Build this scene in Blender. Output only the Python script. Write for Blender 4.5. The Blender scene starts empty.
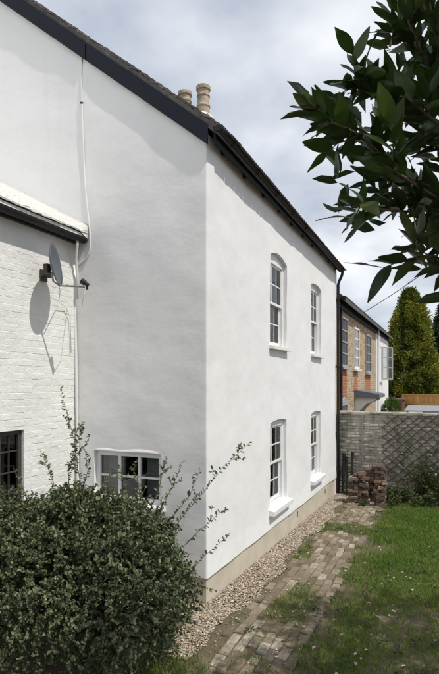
import bpy, math, random
import numpy as np
from mathutils import Vector, Matrix, noise as mnoise

R = math.radians
random.seed(7)
rng = np.random.default_rng(7)
sc = bpy.context.scene
C = sc.collection

# ------------------------------------------------------------------ camera
# world: origin at the foot of the cottage corner, +Y along the long front, +X out of the front
FPX, CX, HOR = 520.0, 219.5, 383.0
CAM = Vector((2.588, -5.548, 2.61))
FWD = Vector((-0.4008, 0.9162, 0)); RGT = Vector((0.9162, 0.4008, 0))
cd = bpy.data.cameras.new('camera'); cam = bpy.data.objects.new('camera', cd); C.objects.link(cam)
cam.location = CAM
cam.rotation_euler = (R(90), 0, math.atan2(0.4008, 0.9162))
cd.sensor_fit = 'VERTICAL'; cd.sensor_height = 24.0; cd.lens = 24.0 * FPX / 674.0
cd.shift_y = 46.0 / 674.0
cd.clip_start = 0.05; cd.clip_end = 2000
sc.camera = cam

# ------------------------------------------------------------------ sky and sun
SUN_EL, SUN_AZ = R(57), R(12)          # azimuth measured from +X towards -Y
sund = Vector((math.cos(SUN_EL)*math.cos(SUN_AZ), -math.cos(SUN_EL)*math.sin(SUN_AZ), math.sin(SUN_EL)))
w = bpy.data.worlds.new('World'); sc.world = w; w.use_nodes = True
nt = w.node_tree; nt.nodes.clear()
def wn(t, **k):
    n = nt.nodes.new(t)
    for a, b in k.items(): setattr(n, a, b)
    return n
L = nt.links.new
sky = wn('ShaderNodeTexSky', sky_type='NISHITA', sun_disc=False, sun_elevation=SUN_EL, sun_rotation=R(102))
tc = wn('ShaderNodeTexCoord'); sep = wn('ShaderNodeSeparateXYZ'); L(tc.outputs['Generated'], sep.inputs[0])
ad = wn('ShaderNodeMath', operation='ADD'); L(sep.outputs['Z'], ad.inputs[0]); ad.inputs[1].default_value = 0.35
mx = wn('ShaderNodeMath', operation='MAXIMUM'); L(ad.outputs[0], mx.inputs[0]); mx.inputs[1].default_value = 0.12
vd = wn('ShaderNodeVectorMath', operation='DIVIDE'); L(tc.outputs['Generated'], vd.inputs[0])
cb = wn('ShaderNodeCombineXYZ')
for i in range(3): L(mx.outputs[0], cb.inputs[i])
L(cb.outputs[0], vd.inputs[1])
n1 = wn('ShaderNodeTexNoise'); n1.inputs['Scale'].default_value = 2.3; n1.inputs['Detail'].default_value = 6; n1.inputs['Roughness'].default_value = 0.5
L(vd.outputs[0], n1.inputs['Vector'])
rp = wn('ShaderNodeValToRGB'); L(n1.outputs['Fac'], rp.inputs[0])
e = rp.color_ramp.elements
e[0].position = 0.36; e[0].color = (4.2, 4.7, 5.6, 1)
e[1].position = 0.63; e[1].color = (8.3, 8.45, 8.8, 1)
n2 = wn('ShaderNodeTexNoise'); n2.inputs['Scale'].default_value = 1.6; n2.inputs['Detail'].default_value = 5
ofs = wn('ShaderNodeVectorMath', operation='ADD'); L(vd.outputs[0], ofs.inputs[0]); ofs.inputs[1].default_value = (3.1, 7.7, 1.3)
L(ofs.outputs[0], n2.inputs['Vector'])
mr = wn('ShaderNodeMapRange'); L(n2.outputs['Fac'], mr.inputs[0])
for i, v in zip((1, 2, 3, 4), (0.42, 0.62, 1.0, 0.7)): mr.inputs[i].default_value = v
mxc = wn('ShaderNodeMix', data_type='RGBA'); L(mr.outputs[0], mxc.inputs['Factor']); L(sky.outputs[0], mxc.inputs['A']); L(rp.outputs[0], mxc.inputs['B'])
bg = wn('ShaderNodeBackground'); bg.inputs['Strength'].default_value = 0.108
L(mxc.outputs['Result'], bg.inputs['Color'])
wo = wn('ShaderNodeOutputWorld'); L(bg.outputs[0], wo.inputs[0])

sl = bpy.data.lights.new('sun', 'SUN'); sl.energy = 3.15; sl.angle = R(0.6); sl.color = (1.0, 0.955, 0.88)
so = bpy.data.objects.new('sun', sl); C.objects.link(so); so.location = (6, -3, 12)
so.rotation_euler = sund.to_track_quat('Z', 'Y').to_euler()

sc.view_settings.view_transform = 'Standard'; sc.view_settings.look = 'None'
sc.view_settings.exposure = 0.16; sc.view_settings.gamma = 1.0; sc.view_settings.use_curve_mapping = False
sc.render.engine = 'CYCLES'
sc.cycles.use_denoising = True
sc.cycles.max_bounces = 7; sc.cycles.transparent_max_bounces = 12
sc.cycles.sample_clamp_indirect = 6

# ------------------------------------------------------------------ where a sight line meets a plane
def at(px, py, d):
    return CAM + FWD*d + RGT*((px-CX)/FPX*d) + Vector((0, 0, (HOR-py)/FPX*d))
def on(px, py, axis, v):
    r = FWD + RGT*((px-CX)/FPX) + Vector((0, 0, (HOR-py)/FPX))
    return CAM + r*((v-CAM[axis])/r[axis])
def gz(x, y):
    return -0.027*min(max(y, 0.0), 8.0)
def grd(px, py):
    p = on(px, py, 2, 0.0)
    for _ in range(4): p = on(px, py, 2, gz(p.x, p.y))
    return p

# ------------------------------------------------------------------ mesh building
W = {}
class MB:
    def __init__(s): s.v = []; s.f = []; s.a = []; s.cur = 0.5
    def add(s, vs, fs):
        b = len(s.v)
        s.v += [tuple(q) for q in vs]; s.a += [s.cur]*len(vs)
        s.f += [tuple(b+i for i in q) for q in fs]
    def box(s, lo, hi, rot=None, piv=None):
        x0, y0, z0 = lo; x1, y1, z1 = hi
        vs = [Vector(q) for q in ((x0,y0,z0),(x1,y0,z0),(x1,y1,z0),(x0,y1,z0),(x0,y0,z1),(x1,y0,z1),(x1,y1,z1),(x0,y1,z1))]
        if rot is not None:
            c = Vector(piv) if piv is not None else (vs[0]+vs[6])/2
            vs = [c + rot @ (q-c) for q in vs]
        s.add(vs, [(0,3,2,1),(4,5,6,7),(0,1,5,4),(1,2,6,5),(2,3,7,6),(3,0,4,7)])
        return s
    def prism(s, poly, ext):
        """poly: list of 3D points (closed outline), ext: extrusion vector"""
        n = len(poly); ext = Vector(ext)
        vs = [Vector(q) for q in poly] + [Vector(q)+ext for q in poly]
        fs = [tuple(range(n))[::-1], tuple(range(n, 2*n))]
        fs += [(i, (i+1) % n, n+(i+1) % n, n+i) for i in range(n)]
        s.add(vs, fs); return s
    def tube(s, path, r, n=8, cap=True):
        path = [Vector(q) for q in path]; m = len(path)
        rs = r if isinstance(r, (list, tuple)) else [r]*m
        vs = []; fs = []; up = None
        for i, q in enumerate(path):
            t = (path[min(i+1, m-1)] - path[max(i-1, 0)]).normalized()
            if up is None:
                up = t.orthogonal().normalized()
            else:
                up = (up - t*up.dot(t)); up = up.normalized() if up.length > 1e-6 else t.orthogonal().normalized()
            sd = t.cross(up)
            for k in range(n):
                a = 2*math.pi*k/n
                vs.append(q + (up*math.cos(a) + sd*math.sin(a))*rs[i])
        for i in range(m-1):
            for k in range(n):
                fs.append((i*n+k, i*n+(k+1) % n, (i+1)*n+(k+1) % n, (i+1)*n+k))
        if cap:
            fs.append(tuple(range(n))[::-1]); fs.append(tuple((m-1)*n+k for k in range(n)))
        s.add(vs, fs); return s
    def lathe(s, prof, c, n=20):
        c = Vector(c); vs = []; fs = []; m = len(prof)
        for r, z in prof:
            for k in range(n):
                a = 2*math.pi*k/n; vs.append(c + Vector((r*math.cos(a), r*math.sin(a), z)))
        for i in range(m-1):
            for k in range(n): fs.append((i*n+k, i*n+(k+1) % n, (i+1)*n+(k+1) % n, (i+1)*n+k))
        s.add(vs, fs); return s
    def build(s, name, mat, parent=None, smooth=False, kind=None):
        V = np.array(s.v, dtype=float)
        lo, hi = V.min(0), V.max(0)
        c = (lo+hi)/2; c[2] = lo[2]
        me = bpy.data.meshes.new(name)
        me.from_pydata((V-c).tolist(), [], s.f)
        if smooth: me.polygons.foreach_set('use_smooth', [True]*len(me.polygons))
        at_ = me.attributes.new('var', 'FLOAT', 'POINT'); at_.data.foreach_set('value', s.a)
        me.materials.append(M[mat]); me.update()
        return place(name, me, c, parent, kind)
def place(name, me, c, parent=None, kind=None):
    o = bpy.data.objects.new(name, me); C.objects.link(o)
    c = Vector(c)
    if parent is not None:
        o.parent = parent; o.location = c - W[parent.name]
    else: o.location = c
    W[o.name] = c
    if kind: o['kind'] = kind
    return o
def empty(name, loc):
    o = bpy.data.objects.new(name, None); C.objects.link(o); o.location = loc; o.empty_display_size = 0.2
    W[o.name] = Vector(loc); return o
def tag(o, label, cat, group=None):
    o['label'] = label; o['category'] = cat
    if group: o['group'] = group
    return o
def struct(o): o['kind'] = 'structure'; return o

def np_mesh(name, V, loops, totals, var, mat, parent=None, kind=None, smooth=False, base=None):
    V = np.asarray(V, dtype=np.float32)
    lo, hi = V.min(0), V.max(0); c = (lo+hi)/2; c[2] = lo[2]
    if base is not None: c = np.array(base, dtype=np.float32)
    me = bpy.data.meshes.new(name)
    me.vertices.add(len(V)); me.vertices.foreach_set('co', (V-c).astype(np.float32).ravel())
    me.loops.add(len(loops)); me.loops.foreach_set('vertex_index', np.asarray(loops, dtype=np.int32))
    totals = np.asarray(totals, dtype=np.int32)
    st = np.concatenate([[0], np.cumsum(totals)[:-1]]).astype(np.int32)
    me.polygons.add(len(totals)); me.polygons.foreach_set('loop_start', st)
    try: me.polygons.foreach_set('loop_total', totals)
    except Exception: pass
    if smooth: me.polygons.foreach_set('use_smooth', np.ones(len(totals), dtype=bool))
    a = me.attributes.new('var', 'FLOAT', 'POINT'); a.data.foreach_set('value', np.asarray(var, dtype=np.float32))
    me.materials.append(M[mat]); me.update(calc_edges=True); me.validate()
    return place(name, me, c.tolist(), parent, kind)

def unit(a): return a/np.maximum(np.linalg.norm(a, axis=-1, keepdims=True), 1e-9)

def leaf_cloud(name, P, D, length, width, var, mat, parent=None, kind='stuff', fold=0.25, up=None, droop=0.15, base=None):
    """P base points, D directions (n,3); leaf = 6 vertices, two quads folded on the midrib"""
    n = len(P); D = unit(D)
    if up is None: up = unit(rng.normal(size=(n, 3)) + np.array([0, 0, 0.9]))
    S = unit(np.cross(D, up)); N = np.cross(S, D)
    l = np.broadcast_to(np.asarray(length, dtype=float), (n,))[:, None]; wd = np.broadcast_to(np.asarray(width, dtype=float), (n,))[:, None]
    V = np.empty((n, 6, 3))
    V[:, 0] = P
    V[:, 1] = P + D*l*0.30 + S*wd*0.5 + N*wd*fold
    V[:, 2] = P + D*l*0.70 + S*wd*0.42 + N*(wd*fold - l*droop*0.4)
    V[:, 3] = P + D*l - N*l*droop
    V[:, 4] = P + D*l*0.70 - S*wd*0.42 + N*(wd*fold - l*droop*0.4)
    V[:, 5] = P + D*l*0.30 - S*wd*0.5 + N*wd*fold
    idx = np.array([0, 1, 2, 3, 0, 3, 4, 5])
    loops = (np.arange(n)[:, None]*6 + idx[None]).ravel()
    return np_mesh(name, V.reshape(-1, 3), loops, np.full(2*n, 4), np.repeat(var, 6), mat, parent, kind, base=base)

def blades(name, P, h, wd, lean, var, mat, parent=None, kind='stuff'):
    n = len(P); a = rng.uniform(0, 2*math.pi, n); b = rng.uniform(0, 2*math.pi, n)
    S = np.stack([np.cos(a), np.sin(a), np.zeros(n)], 1); Ld = np.stack([np.cos(b), np.sin(b), np.zeros(n)], 1)
    Z = np.array([0, 0, 1.0]); h = h[:, None]; wd = wd[:, None]; lean = lean[:, None]
    V = np.empty((n, 5, 3))
    V[:, 0] = P - S*wd/2; V[:, 1] = P + S*wd/2
    m = P + Z*h*0.6 + Ld*lean*h*0.3
    V[:, 2] = m + S*wd*0.4; V[:, 3] = m - S*wd*0.4
    V[:, 4] = P + Z*h*(1-0.25*lean) + Ld*lean*h
    idx = np.array([0, 1, 2, 3, 3, 2, 4])
    loops = (np.arange(n)[:, None]*5 + idx[None]).ravel()
    return np_mesh(name, V.reshape(-1, 3), loops, np.tile([4, 3], n), np.repeat(var, 5), mat, parent, kind)

# ------------------------------------------------------------------ materials
M = {}
class Mat:
    def __init__(s, name):
        s.m = bpy.data.materials.new(name); s.m.use_nodes = True; s.nt = s.m.node_tree
        s.nt.nodes.clear(); M[name] = s.m
        s.out = s.n('ShaderNodeOutputMaterial'); s.b = s.n('ShaderNodeBsdfPrincipled'); s.l(s.b.outputs[0], s.out.inputs[0])
        s.co = s.n('ShaderNodeTexCoord').outputs['Object']
        g = s.n('ShaderNodeNewGeometry'); s.pos = g.outputs['Position']
    def n(s, t, **k):
        q = s.nt.nodes.new(t)
        for a, b in k.items(): setattr(q, a, b)
        return q
    def l(s, a, b): s.nt.links.new(a, b)
    def noise(s, scale, detail=4, rough=0.55, vec=None, stretch=None):
        q = s.n('ShaderNodeTexNoise'); q.inputs['Scale'].default_value = scale; q.inputs['Detail'].default_value = detail; q.inputs['Roughness'].default_value = rough
        v = vec or s.pos
        if stretch:
            mp = s.n('ShaderNodeMapping'); mp.inputs['Scale'].default_value = stretch; s.l(v, mp.inputs[0]); v = mp.outputs[0]
        s.l(v, q.inputs['Vector']); return q.outputs['Fac']
    def ramp(s, fac, *stops):
        q = s.n('ShaderNodeValToRGB'); s.l(fac, q.inputs[0]); el = q.color_ramp.elements
        while len(el) < len(stops): el.new(0.5)
        for k, (p, c) in zip(el, stops): k.position = p; k.color = (*c, 1) if len(c) == 3 else c
        return q.outputs[0]
    def mix(s, fac, a, b, mode='MIX'):
        q = s.n('ShaderNodeMix', data_type='RGBA', blend_type=mode)
        for sk, v in (('Factor', fac), ('A', a), ('B', b)):
            if hasattr(v, 'links') or hasattr(v, 'is_linked'): s.l(v, q.inputs[sk])
            elif isinstance(v, (int, float)): q.inputs[sk].default_value = v
            else: q.inputs[sk].default_value = (*v, 1)
        return q.outputs['Result']
    def rangef(s, fac, a, b, c=0.0, d=1.0):
        q = s.n('ShaderNodeMapRange'); s.l(fac, q.inputs[0])
        for i, v in zip((1, 2, 3, 4), (a, b, c, d)): q.inputs[i].default_value = v
        return q.outputs[0]
    def bump(s, h, strength=0.3, dist=0.02, prev=None):
        q = s.n('ShaderNodeBump'); q.inputs['Strength'].default_value = strength; q.inputs['Distance'].default_value = dist
        s.l(h, q.inputs['Height'])
        if prev is not None: s.l(prev, q.inputs['Normal'])
        s.nrm = q.outputs[0]; s.l(s.nrm, s.b.inputs['Normal']); return q.outputs[0]
    def col(s, c):
        if hasattr(c, 'is_linked'): s.l(c, s.b.inputs['Base Color'])
        else: s.b.inputs['Base Color'].default_value = (*c, 1)
        return s
    def set(s, **k):
        for a, v in k.items(): s.b.inputs[a.replace('_', ' ')].default_value = v
        return s
    def attr(s): 
        q = s.n('ShaderNodeAttribute', attribute_name='var'); return q.outputs['Fac']
    def rnd(s): return s.n('ShaderNodeObjectInfo').outputs['Random']

m = Mat('white_render')
c = m.mix(m.rangef(m.noise(0.9, 6, 0.65), 0.35, 0.75), (0.80, 0.80, 0.795), (0.755, 0.755, 0.745))
c = m.mix(m.rangef(m.noise(1.6, 5, 0.6, stretch=(3.2, 3.2, 0.35)), 0.56, 0.8, 0, 0.3), c, (0.66, 0.66, 0.645))
m.col(c).set(Roughness=0.85)
c = m.mix(m.rangef(m.noise(55, 2, 0.5), 0.74, 0.80, 0, 0.5), c, (0.45, 0.44, 0.42))
m.col(c)
b1 = m.bump(m.noise(2.2, 4, 0.5, stretch=(1, 1, 1.3)), 0.48, 0.02)
b2 = m.bump(m.noise(9, 5, 0.6), 0.36, 0.006, b1)
m.bump(m.noise(160, 2), 0.25, 0.0012, b2)

m = Mat('painted_brick')
c = m.mix(m.rangef(m.noise(1.7, 5, 0.65), 0.38, 0.75), (0.80, 0.80, 0.775), (0.70, 0.69, 0.655))
c = m.mix(m.rangef(m.noise(38, 3, 0.6), 0.66, 0.78, 0, 0.35), c, (0.5, 0.47, 0.42))
m.col(c).set(Roughness=0.8)
b0 = m.bump(m.noise(6, 4, 0.6), 0.6, 0.02); b1 = m.bump(m.noise(30, 4, 0.65, stretch=(1, 1, 2)), 0.7, 0.008, b0); m.bump(m.noise(180, 2), 0.25, 0.0012, b1)

m = Mat('plinth_render')
c = m.mix(m.rangef(m.noise(2.2, 5, 0.6), 0.35, 0.7), (0.56, 0.51, 0.41), (0.47, 0.42, 0.33))
c = m.mix(m.rangef(m.noise(7, 5, 0.7), 0.62, 0.78, 0, 0.45), c, (0.3, 0.27, 0.21))
m.col(c).set(Roughness=0.9); m.bump(m.noise(45, 4, 0.6), 0.35, 0.006)

m = Mat('white_paint')
m.col(m.mix(m.rangef(m.noise(6, 4), 0.4, 0.8), (0.8, 0.8, 0.79), (0.7, 0.7, 0.68))).set(Roughness=0.42)
m.bump(m.noise(60, 3), 0.12, 0.002)
m = Mat('white_plastic'); m.col((0.74, 0.74, 0.72)).set(Roughness=0.4)
m = Mat('black_paint')
m.col(m.mix(m.noise(5, 5), (0.012, 0.015, 0.022), (0.018, 0.022, 0.030))).set(Roughness=0.6, Specular_IOR_Level=0.15); m.bump(m.noise(22, 4, 0.6, stretch=(1, 1, 6)), 0.15, 0.003)
m = Mat('black_plastic')
m.col(m.mix(m.rangef(m.noise(9, 5, 0.65), 0.45, 0.75), (0.014, 0.014, 0.016), (0.03, 0.03, 0.03))).set(Roughness=0.5, Specular_IOR_Level=0.3)
m = Mat('dark_timber'); m.col((0.03, 0.026, 0.022)).set(Roughness=0.7)
m = Mat('old_iron'); m.col(m.mix(m.noise(20, 4), (0.035, 0.03, 0.026), (0.07, 0.055, 0.045))).set(Roughness=0.6)

m = Mat('window_glass')
nt2 = m.nt; m.nt.nodes.remove(m.b)
fr = m.n('ShaderNodeFresnel'); fr.inputs['IOR'].default_value = 1.52
tr = m.n('ShaderNodeBsdfTransparent'); tr.inputs[0].default_value = (0.86, 0.89, 0.88, 1)
gl = m.n('ShaderNodeBsdfGlossy'); gl.inputs['Roughness'].default_value = 0.02
bmp = m.n('ShaderNodeBump'); bmp.inputs['Strength'].default_value = 0.25; bmp.inputs['Distance'].default_value = 0.004
m.l(m.noise(3.5, 2), bmp.inputs['Height']); m.l(bmp.outputs[0], gl.inputs['Normal'])
ms = m.n('ShaderNodeMixShader'); m.l(fr.outputs[0], ms.inputs[0]); m.l(tr.outputs[0], ms.inputs[1]); m.l(gl.outputs[0], ms.inputs[2]); m.l(ms.outputs[0], m.out.inputs[0])

m = Mat('interior'); m.col((0.10, 0.09, 0.08)).set(Roughness=0.9)
m = Mat('pale_sheet'); m.col((0.62, 0.63, 0.64)).set(Roughness=0.9)
m = Mat('blind'); m.col((0.35, 0.36, 0.37)).set(Roughness=0.8)

m = Mat('roof_tile')
c = m.ramp(m.noise(6, 5, 0.65), (0.3, (0.055, 0.05, 0.048)), (0.55, (0.11, 0.10, 0.09)), (0.75, (0.2, 0.19, 0.16)))
c = m.mix(m.rangef(m.rnd(), 0, 1, 0, 0.35), c, (0.06, 0.055, 0.055))
m.col(c).set(Roughness=0.9); m.bump(m.noise(40, 4), 0.4, 0.006)
m = Mat('white_tile')
c = m.mix(m.rangef(m.noise(9, 5, 0.7), 0.42, 0.68), (0.80, 0.80, 0.77), (0.64, 0.63, 0.58))
m.col(c).set(Roughness=0.9); m.bump(m.noise(26, 5, 0.65), 0.7, 0.015)
m = Mat('mortar')
m.col(m.mix(m.noise(14, 5, 0.7), (0.74, 0.73, 0.7), (0.5, 0.48, 0.44))).set(Roughness=0.95); m.bump(m.noise(30, 5, 0.65), 0.8, 0.02)
m = Mat('chimney_brick')
m.col(m.ramp(m.noise(9, 5, 0.7), (0.3, (0.16, 0.11, 0.08)), (0.55, (0.32, 0.25, 0.19)), (0.75, (0.5, 0.46, 0.4)))).set(Roughness=0.9); m.bump(m.noise(25, 5), 0.6, 0.02)
m = Mat('buff_clay')
m.col(m.ramp(m.noise(7, 5, 0.7), (0.3, (0.24, 0.19, 0.13)), (0.6, (0.5, 0.42, 0.32)))).set(Roughness=0.85)
m = Mat('red_clay'); m.col((0.38, 0.13, 0.07)).set(Roughness=0.85)

# bricks one by one (colour of each from its own random number)
m = Mat('old_brick')
c = m.ramp(m.rnd(), (0.0, (0.055, 0.036, 0.025)), (0.45, (0.10, 0.06, 0.038)), (0.8, (0.17, 0.095, 0.058)), (1.0, (0.30, 0.24, 0.18)))
c = m.mix(m.rangef(m.noise(14, 5, 0.7), 0.4, 0.7, 0, 0.6), c, (0.16, 0.13, 0.10))
m.col(c).set(Roughness=0.95); m.bump(m.noise(50, 5, 0.7), 0.7, 0.01)
m = Mat('paving_brick')
c = m.ramp(m.rnd(), (0.0, (0.13, 0.095, 0.065)), (0.45, (0.22, 0.17, 0.12)), (0.8, (0.32, 0.265, 0.20)), (1.0, (0.42, 0.37, 0.30)))
c = m.mix(m.rangef(m.noise(9, 5, 0.75), 0.42, 0.66, 0, 0.85), c, (0.13, 0.11, 0.065))
m.col(c).set(Roughness=0.95); m.bump(m.noise(45, 5, 0.7), 0.6, 0.008)
m = Mat('wall_brick')
c = m.ramp(m.attr(), (0.0, (0.25, 0.215, 0.17)), (0.35, (0.36, 0.33, 0.275)), (0.7, (0.43, 0.40, 0.34)), (1.0, (0.50, 0.47, 0.41)))
c = m.mix(m.rangef(m.noise(2.2, 5, 0.7), 0.42, 0.66, 0, 0.8), c, (0.52, 0.49, 0.42))
c = m.mix(m.rangef(m.noise(9, 5, 0.7), 0.56, 0.74, 0, 0.6), c, (0.17, 0.155, 0.12))
c = m.mix(m.rangef(m.noise(1.5, 6, 0.7, stretch=(2, 2, 0.6)), 0.46, 0.66, 0, 0.8), c, (0.15, 0.14, 0.105))
c = m.mix(m.rangef(m.noise(20, 5, 0.7), 0.45, 0.75, 0, 0.5), c, (0.22, 0.205, 0.165))
m.col(c).set(Roughness=0.95); m.bump(m.noise(38, 5, 0.7), 0.8, 0.012)

def brickwork(name, c1, c2, mort, sx=4.4, sc_=1.0):
    m = Mat(name)
    sp = m.n('ShaderNodeSeparateXYZ'); m.l(m.pos, sp.inputs[0])
    ad = m.n('ShaderNodeMath', operation='ADD'); m.l(sp.outputs[0], ad.inputs[0]); m.l(sp.outputs[1], ad.inputs[1])
    cb = m.n('ShaderNodeCombineXYZ'); m.l(ad.outputs[0], cb.inputs[0]); m.l(sp.outputs[2], cb.inputs[1])
    bt = m.n('ShaderNodeTexBrick'); m.l(cb.outputs[0], bt.inputs['Vector'])
    bt.inputs['Scale'].default_value = sc_
    bt.inputs['Brick Width'].default_value = 0.225; bt.inputs['Row Height'].default_value = 0.075; bt.inputs['Mortar Size'].default_value = 0.012
    bt.inputs['Color1'].default_value = (*c1, 1); bt.inputs['Color2'].default_value = (*c2, 1); bt.inputs['Mortar'].default_value = (*mort, 1)
    bt.inputs['Bias'].default_value = 0.0
    c = m.mix(m.rangef(m.noise(1.3, 5, 0.7), 0.45, 0.75, 0, 0.55), bt.outputs['Color'], mort)
    m.col(c).set(Roughness=0.95)
    inv = m.n('ShaderNodeMath', operation='SUBTRACT'); inv.inputs[0].default_value = 1.0; m.l(bt.outputs['Fac'], inv.inputs[1])
    m.bump(inv.outputs[0], 0.5, 0.01)
brickwork('buff_brick', (0.50, 0.38, 0.24), (0.22, 0.14, 0.08), (0.46, 0.38, 0.27))
brickwork('red_brick', (0.42, 0.12, 0.05), (0.30, 0.085, 0.04), (0.40, 0.20, 0.12))
brickwork('brown_brick', (0.2, 0.09, 0.06), (0.14, 0.06, 0.045), (0.2, 0.15, 0.12))

m = Mat('grey_window'); m.col((0.33, 0.34, 0.36)).set(Roughness=0.5)
m = Mat('lead'); m.col(m.mix(m.noise(8, 4), (0.09, 0.10, 0.115), (0.16, 0.17, 0.19))).set(Roughness=0.55)
m = Mat('dish_metal'); m.col(m.mix(m.noise(8, 4), (0.085, 0.10, 0.125), (0.12, 0.135, 0.165))).set(Roughness=0.42)
m = Mat('galvanised'); m.col(m.mix(m.noise(20, 4), (0.22, 0.22, 0.23), (0.34, 0.34, 0.34))).set(Roughness=0.45, Metallic=0.6)
m = Mat('fence_wood')
m.col(m.mix(m.attr(), (0.46, 0.24, 0.075), (0.60, 0.36, 0.13))).set(Roughness=0.8)
m = Mat('felt_roof'); m.col(m.mix(m.noise(5, 4), (0.22, 0.23, 0.25), (0.30, 0.31, 0.33))).set(Roughness=0.9)
m = Mat('trellis_wood'); m.col(m.mix(m.noise(15, 4), (0.05, 0.04, 0.03), (0.12, 0.095, 0.07))).set(Roughness=0.9)
m = Mat('bark'); m.col(m.mix(m.noise(18, 5, 0.7, stretch=(1, 1, 0.3)), (0.05, 0.04, 0.03), (0.13, 0.11, 0.085))).set(Roughness=0.95); m.bump(m.noise(30, 5, stretch=(1, 1, 0.3)), 0.6, 0.01)
m = Mat('twig'); m.col((0.09, 0.065, 0.04)).set(Roughness=0.85)

m = Mat('soil')
c = m.ramp(m.noise(3.2, 6, 0.7), (0.3, (0.085, 0.062, 0.048)), (0.5, (0.145, 0.11, 0.07)), (0.7, (0.075, 0.085, 0.03)))
c = m.mix(m.rangef(m.noise(40, 4, 0.7), 0.55, 0.75, 0, 0.6), c, (0.25, 0.21, 0.15))
m.col(c).set(Roughness=1.0); m.bump(m.noise(24, 6, 0.7), 0.8, 0.03)
m = Mat('path_dirt')
c = m.ramp(m.noise(7, 6, 0.7), (0.3, (0.085, 0.064, 0.04)), (0.55, (0.16, 0.12, 0.08)), (0.75, (0.09, 0.09, 0.035)))
m.col(c).set(Roughness=1.0); m.bump(m.noise(40, 6, 0.7), 0.8, 0.02)
m = Mat('pebble')
m.col(m.ramp(m.attr(), (0.0, (0.10, 0.07, 0.05)), (0.35, (0.25, 0.19, 0.13)), (0.7, (0.39, 0.32, 0.23)), (1.0, (0.58, 0.53, 0.44)))).set(Roughness=0.85)

def foliage(name, stops, trans=0.25, rough=0.5, spec=0.35, rndobj=False):
    m = Mat(name)
    c = m.ramp(m.rnd() if rndobj else m.attr(), *stops)
    m.col(c).set(Roughness=rough, Specular_IOR_Level=spec)
    t = m.n('ShaderNodeBsdfTranslucent'); m.l(m.mix(1.0, c, (0.9, 1.0, 0.45), 'MULTIPLY'), t.inputs[0])
    x = m.n('ShaderNodeMixShader'); x.inputs[0].default_value = trans
    m.l(m.b.outputs[0], x.inputs[1]); m.l(t.outputs[0], x.inputs[2]); m.l(x.outputs[0], m.out.inputs[0])
    return m
foliage('bush_leaf', ((0.0, (0.055, 0.072, 0.034)), (0.5, (0.125, 0.15, 0.075)), (0.85, (0.20, 0.225, 0.125)), (1.0, (0.33, 0.34, 0.24))), 0.18, 0.5, 0.35)
foliage('grass_blade', ((0.0, (0.085, 0.16, 0.018)), (0.5, (0.15, 0.235, 0.034)), (0.8, (0.21, 0.25, 0.06)), (1.0, (0.30, 0.24, 0.11))), 0.35, 0.5)
foliage('laurel_leaf', ((0.0, (0.018, 0.036, 0.011)), (0.6, (0.032, 0.062, 0.016)), (0.92, (0.055, 0.09, 0.024)), (1.0, (0.085, 0.11, 0.03))), 0.28, 0.36, 0.4, True)
foliage('crown_leaf', ((0.0, (0.018, 0.034, 0.012)), (1.0, (0.05, 0.085, 0.025))), 0.15, 0.35, 0.5)
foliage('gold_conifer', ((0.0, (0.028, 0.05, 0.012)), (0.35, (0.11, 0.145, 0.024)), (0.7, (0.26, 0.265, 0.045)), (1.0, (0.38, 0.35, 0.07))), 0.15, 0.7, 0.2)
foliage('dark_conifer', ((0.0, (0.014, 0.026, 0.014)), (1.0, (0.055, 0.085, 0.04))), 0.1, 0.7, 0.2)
foliage('weed_leaf', ((0.0, (0.03, 0.05, 0.014)), (0.6, (0.07, 0.105, 0.028)), (0.9, (0.13, 0.16, 0.05)), (1.0, (0.17, 0.10, 0.05))), 0.25, 0.5)
foliage('vine_leaf', ((0.0, (0.05, 0.09, 0.02)), (1.0, (0.12, 0.19, 0.045))), 0.25, 0.5)
m = Mat('petal'); m.col((0.7, 0.69, 0.62)).set(Roughness=0.7)
m = Mat('dry_leaf'); m.col(m.ramp(m.attr(), (0.0, (0.18, 0.13, 0.08)), (1.0, (0.52, 0.46, 0.38)))).set(Roughness=0.8)

# ================================================================== THE SETTING
# ---- ground: one sheet to the horizon, finely divided near the house
def axis_steps(fine0, fine1, step, far):
    a = list(np.arange(fine0, fine1+1e-6, step)); s = step; lo = fine0; hi = fine1; L0 = []; H0 = []
    while hi < far: s *= 1.5; lo -= s; hi += s; L0.append(lo); H0.append(hi)
    return np.array(L0[::-1] + a + H0)
gx = axis_steps(-3, 8, 0.14, 500); gy = axis_steps(-4, 9, 0.14, 500)
GX, GY = np.meshgrid(gx, gy)
GZ = -0.027*np.clip(GY, 0, 8)
near = (np.abs(GX) < 20) & (np.abs(GY) < 20)
for i, j in np.argwhere(near):
    x, y = GX[i, j], GY[i, j]
    GZ[i, j] += 0.022*mnoise.noise((x*1.1, y*1.1, 0)) + 0.01*mnoise.noise((x*3.3, y*3.3, 5)) - 0.012
nX, nY = len(gx), len(gy)
ii = (np.arange(nY-1)[:, None]*nX + np.arange(nX-1)[None]).ravel()
loops = np.stack([ii, ii+1, ii+nX+1, ii+nX], 1).ravel()
g = np_mesh('ground', np.stack([GX, GY, GZ], -1).reshape(-1, 3), loops, np.full(len(ii), 4), np.zeros(nX*nY), 'soil', smooth=True, base=(0, 0, 0))
struct(g)

# ---- brick path beside the gravel
pa = MB(); ys = np.arange(-2.6, 7.61, 0.15); xs = np.linspace(0.40, 1.38, 8)
vs = []
for j, y in enumerate(ys):
    for i, x in enumerate(xs):
        edge = 0.05*mnoise.noise((y*2.1, i*3.0, 2)) if i in (0, 7) else 0
        vs.append((x+edge, y, gz(x, y) + (0.002 if 0 < i < 7 else -0.03) + 0.008*mnoise.noise((x*3, y*3, 1))))
fs = [(j*8+i, j*8+i+1, (j+1)*8+i+1, (j+1)*8+i) for j in range(len(ys)-1) for i in range(7)]
pa.add(vs, fs); path = struct(pa.build('path', 'path_dirt', smooth=True))

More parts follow.
